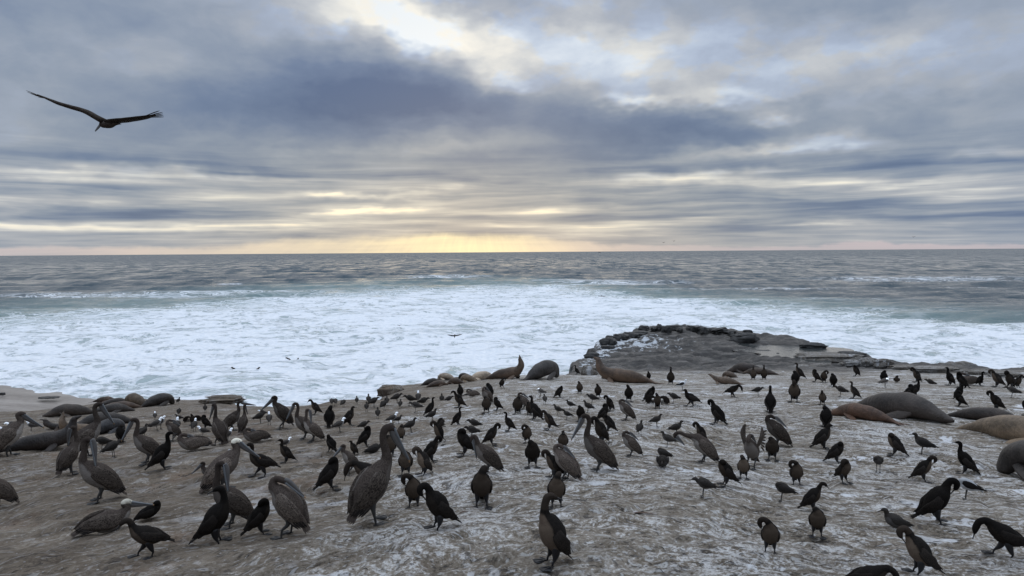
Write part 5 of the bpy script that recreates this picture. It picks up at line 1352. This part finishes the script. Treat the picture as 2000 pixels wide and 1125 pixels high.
for (x0_, y0_), (x1_, y1_), n_ in [((1186, 667), (1262, 643), 7), ((1262, 643), (1345, 640), 6), ((1345, 640), (1440, 650), 9)]:
    for k in range(n_):
        t_ = (k + rim_r.uniform(-.3, .3)) / n_
        RIM.append((x0_ + (x1_ - x0_) * t_, y0_ + (y1_ - y0_) * t_ + rim_r.uniform(2, 9), rim_r.choice([12, 16, 22, 30, 46]) * rim_r.uniform(.85, 1.15), rim_r.uniform(6, 15), .95, MB_D, 'boulder',
                    'dark wet rock in the lumpy row along the far rim of the bench', 'rocks along the far rim of the bench'))
for i, (px, py, W_, H_, fl, mt, nm, lb, gr) in enumerate(RIM + [
 (1458, 672, 52, 24, .9, MB_D, 'boulder', 'big blocky black boulder standing in the middle of the wet bench', None),
 (1461, 652, 18, 9, .9, MB_D, 'boulder', 'small black knob on top of the blocky boulder', None),
 (1592, 684, 50, 17, .9, MB_D, 'boulder', 'dark round backed boulder at the right end of the pool', None),
 (1192, 666, 18, 12, .9, MB_D, 'boulder', 'dark rock at the left corner above the foam patch', 'rocks along the far rim of the bench'),
 (1190, 682, 28, 8, .8, MB_D, 'boulder', 'flat dark rock awash below the left corner', 'rocks along the far rim of the bench'),
 (1156, 700, 30, 14, .8, MB_D, 'boulder', 'dark overhanging rock at the left tip of the bench', None),
 (1152, 733, 34, 22, .9, MB_G, 'boulder', 'grey boulder at the waterline below the head-up sea lion', None),
 (1495, 689, 32, 6, .7, MB_D, 'boulder', 'thin flat dark rock lying in the pool', None),
 (1625, 708, 118, 18, .9, MB_G, 'rock_slab', 'long undercut slab between the pool and the birds', 'slabs at the edge of the shelf'),
 (1668, 698, 46, 12, .9, MB_D, 'rock_slab', 'layered dark slab at the surf edge right of the pool', 'slabs at the edge of the shelf'),
 (1700, 716, 36, 18, 1., MB_G, 'boulder', 'smooth round grey boulder, left one of the edge pair', 'rounded boulders at the edge'),
 (1728, 717, 34, 17, 1., MB_G, 'boulder', 'smooth round grey boulder, right one of the edge pair', 'rounded boulders at the edge'),
 (1668, 716, 40, 14, 1., MB_G, 'boulder', 'low grey boulder left of the rounded pair', 'rounded boulders at the edge'),
 (1770, 722, 50, 9, .8, MB_G, 'rock_slab', 'thin grey slab at the surf edge right of the boulders', 'slabs at the edge of the shelf'),
 (1838, 728, 88, 12, .8, MB_G, 'rock_slab', 'long flat slab behind the first black edge cormorant', 'slabs at the edge of the shelf'),
 (1912, 732, 40, 9, .8, MB_G, 'rock_slab', 'short flat slab in the gap of the edge row', 'slabs at the edge of the shelf'),
 (1970, 737, 60, 11, .8, MB_G, 'rock_slab', 'flat slab behind the end of the edge row', 'slabs at the edge of the shelf'),
 (432, 787, 76, 13, .8, MB_G, 'rock_slab', 'flat grey slab jutting over the surf at the left', None),
 (762, 771, 48, 18, 1., MB_G, 'rock_slab', 'rounded grey shoulder of rock where the edge steps up', None),
 (4, 787, 10, 5, .9, MB_D, 'boulder', 'small black rock on the beach at the left edge', None),
 (92, 795, 40, 4, .7, MB_D, 'boulder', 'low black rock on the beach', None),
]):
    h = BVH.ray_cast(CAM, ray(px, py))[0]
    if py in (787, 795) and px < 100: hx, hy = sea_hit(px, py - 6); h = Vector((hx, hy, .35))
    if h is None: continue
    depth = (h - CAM).dot(CM @ Vector((0, 0, -1)))
    w2 = W_ / F * depth / 2; h2 = H_ / F * depth * .60
    o = link(nm, boulder_mesh(i + 1, angular=.8 if nm == 'rock_slab' else (.35 if mt is MB_G else (.2, .6, .9)[i % 3]), wet=.45 if py < 740 else .05), mat=MAT_ROCK if mt is MB_G else mt)
    o.matrix_world = Matrix.Translation(h + Vector((0, w2 * .35, h2 * .50))) @ Matrix.Rotation((i * 1.7) % 6.28 if i < len(RIM) else 0.0, 4, 'Z') @ Matrix.Rotation(((i * .37) % .5 - .25) if i < len(RIM) else 0.0, 4, 'X') @ Matrix.Diagonal((w2 / 1.05, max(w2 * .55, h2), h2 * fl, 1))
    tag(o, lb, 'rock', gr)

# ------------------------------------------------------------------ dropped feathers and litter
M_FEA = plain_mat('feather_brown', (0.085, 0.045, 0.030), .7); M_FEB = plain_mat('feather_dark', (0.020, 0.018, 0.018), .7); M_FEW = plain_mat('feather_white', (0.55, 0.55, 0.55), .7)
for i, (px, py, L_, ang_, mt, lb) in enumerate([
 (1258, 1004, 40, -.35, M_FEA, 'reddish brown feather lying on bare rock in the right centre foreground'),
 (1131, 979, 24, -.25, M_FEB, 'black and white feather lying right of the rusty breasted cormorant'),
 (905, 1002, 18, .2, M_FEA, 'small rust coloured feather behind the curled black cormorant'),
 (1718, 957, 24, .5, M_FEB, 'dark feather lying right of the sitting gull row'),
 (630, 964, 24, .2, M_FEA, 'brown feather left of the leaning black cormorant'),
 (865, 870, 22, .5, M_FEB, 'dark feather on the rock near the wing lifting cormorant'),
 (1088, 832, 14, -.1, M_FEB, 'dark feather right of the brown breasted centre cormorant'),
]):
    h = BVH.ray_cast(CAM, ray(px, py))[0]; depth = (h - CAM).length; L_ = L_ / F * depth
    G = Geo().sweep([(-L_ / 2, 0, .004, .002, .002), (-L_ * .3, 0, .010, L_ * .06, .003), (0, .0, .014, L_ * .085, .004), (L_ * .3, .004, .010, L_ * .07, .003), (L_ / 2, .008, .004, .003, .002)], 4, 8, lat=(0, 1, 0))
    G.sweep([(-L_ * .62, 0, .003, .002, .002), (0, 0, .019, .002, .002), (L_ * .45, .006, .012, .001, .001)], 4, 5)
    o = link('feather', G.mesh('feather', mt)); n_ = fnormal(h.x, h.y)
    o.matrix_world = Matrix.Translation(h + Vector((0, 0, .004))) @ n_.to_track_quat('Z', 'Y').to_matrix().to_4x4() @ Matrix.Rotation(ang_, 4, 'Z')
    tag(o, lb, 'feather', 'feathers dropped on the rock')
rl = random.Random(4); G = Geo()
for i in range(520):
    px = rl.uniform(20, 2000); py = rl.uniform(860, 1120)
    if rl.random() < .45: px = rl.uniform(1100, 2000)
    h = BVH.ray_cast(CAM, ray(px, py))[0]
    if h is None: continue
    L_ = rl.uniform(.02, .13); a_ = rl.gauss(-.5 if px > 1100 else .4, .6); bend = rl.uniform(-.3, .3) * L_
    dx_, dy_ = math.cos(a_) * L_ / 2, math.sin(a_) * L_ / 2
    r_ = rl.uniform(.0012, .0038)
    e0 = Vector((h.x - dx_, h.y - dy_, 0)); e1 = Vector((h.x + dx_, h.y + dy_, 0))
    G.sweep([(e0.x, e0.y, gz(e0.x, e0.y) + .004, r_ * .5, r_ * .5), (h.x - dy_ * .4, h.y + dx_ * .4, h.z + .008, r_, r_), (e1.x, e1.y, gz(e1.x, e1.y) + .004, r_ * .4, r_ * .4)], 2, 5)
o = link('plant_litter', G.mesh('plant_litter', M_FEB)); tag(o, 'dry dark stems and kelp scraps scattered over the rock', 'litter', kind='stuff')
G = Geo()
for i in range(700):
    px = rl.uniform(0, 2000); py = rl.uniform(790, 1124)
    h = BVH.ray_cast(CAM, ray(px, py))[0]
    if h is None or h.y > 26: continue
    r_ = rl.uniform(.004, .014) * (1.6 if rl.random() < .1 else 1)
    G.sweep([(h.x - r_, h.y, h.z, r_ * .4, r_ * .3), (h.x, h.y + r_ * .2, h.z + r_ * .15, r_ * rl.uniform(.7, 1), r_ * .6), (h.x + r_, h.y, h.z, r_ * .3, r_ * .3)], 2, 6)
o = link('pebbles', G.mesh('pebbles', boulder_mat('pebble', (0.10, 0.09, 0.08), (0.42, 0.40, 0.38)))); tag(o, 'small pebbles and shell grit strewn on the rock', 'pebbles', kind='stuff')
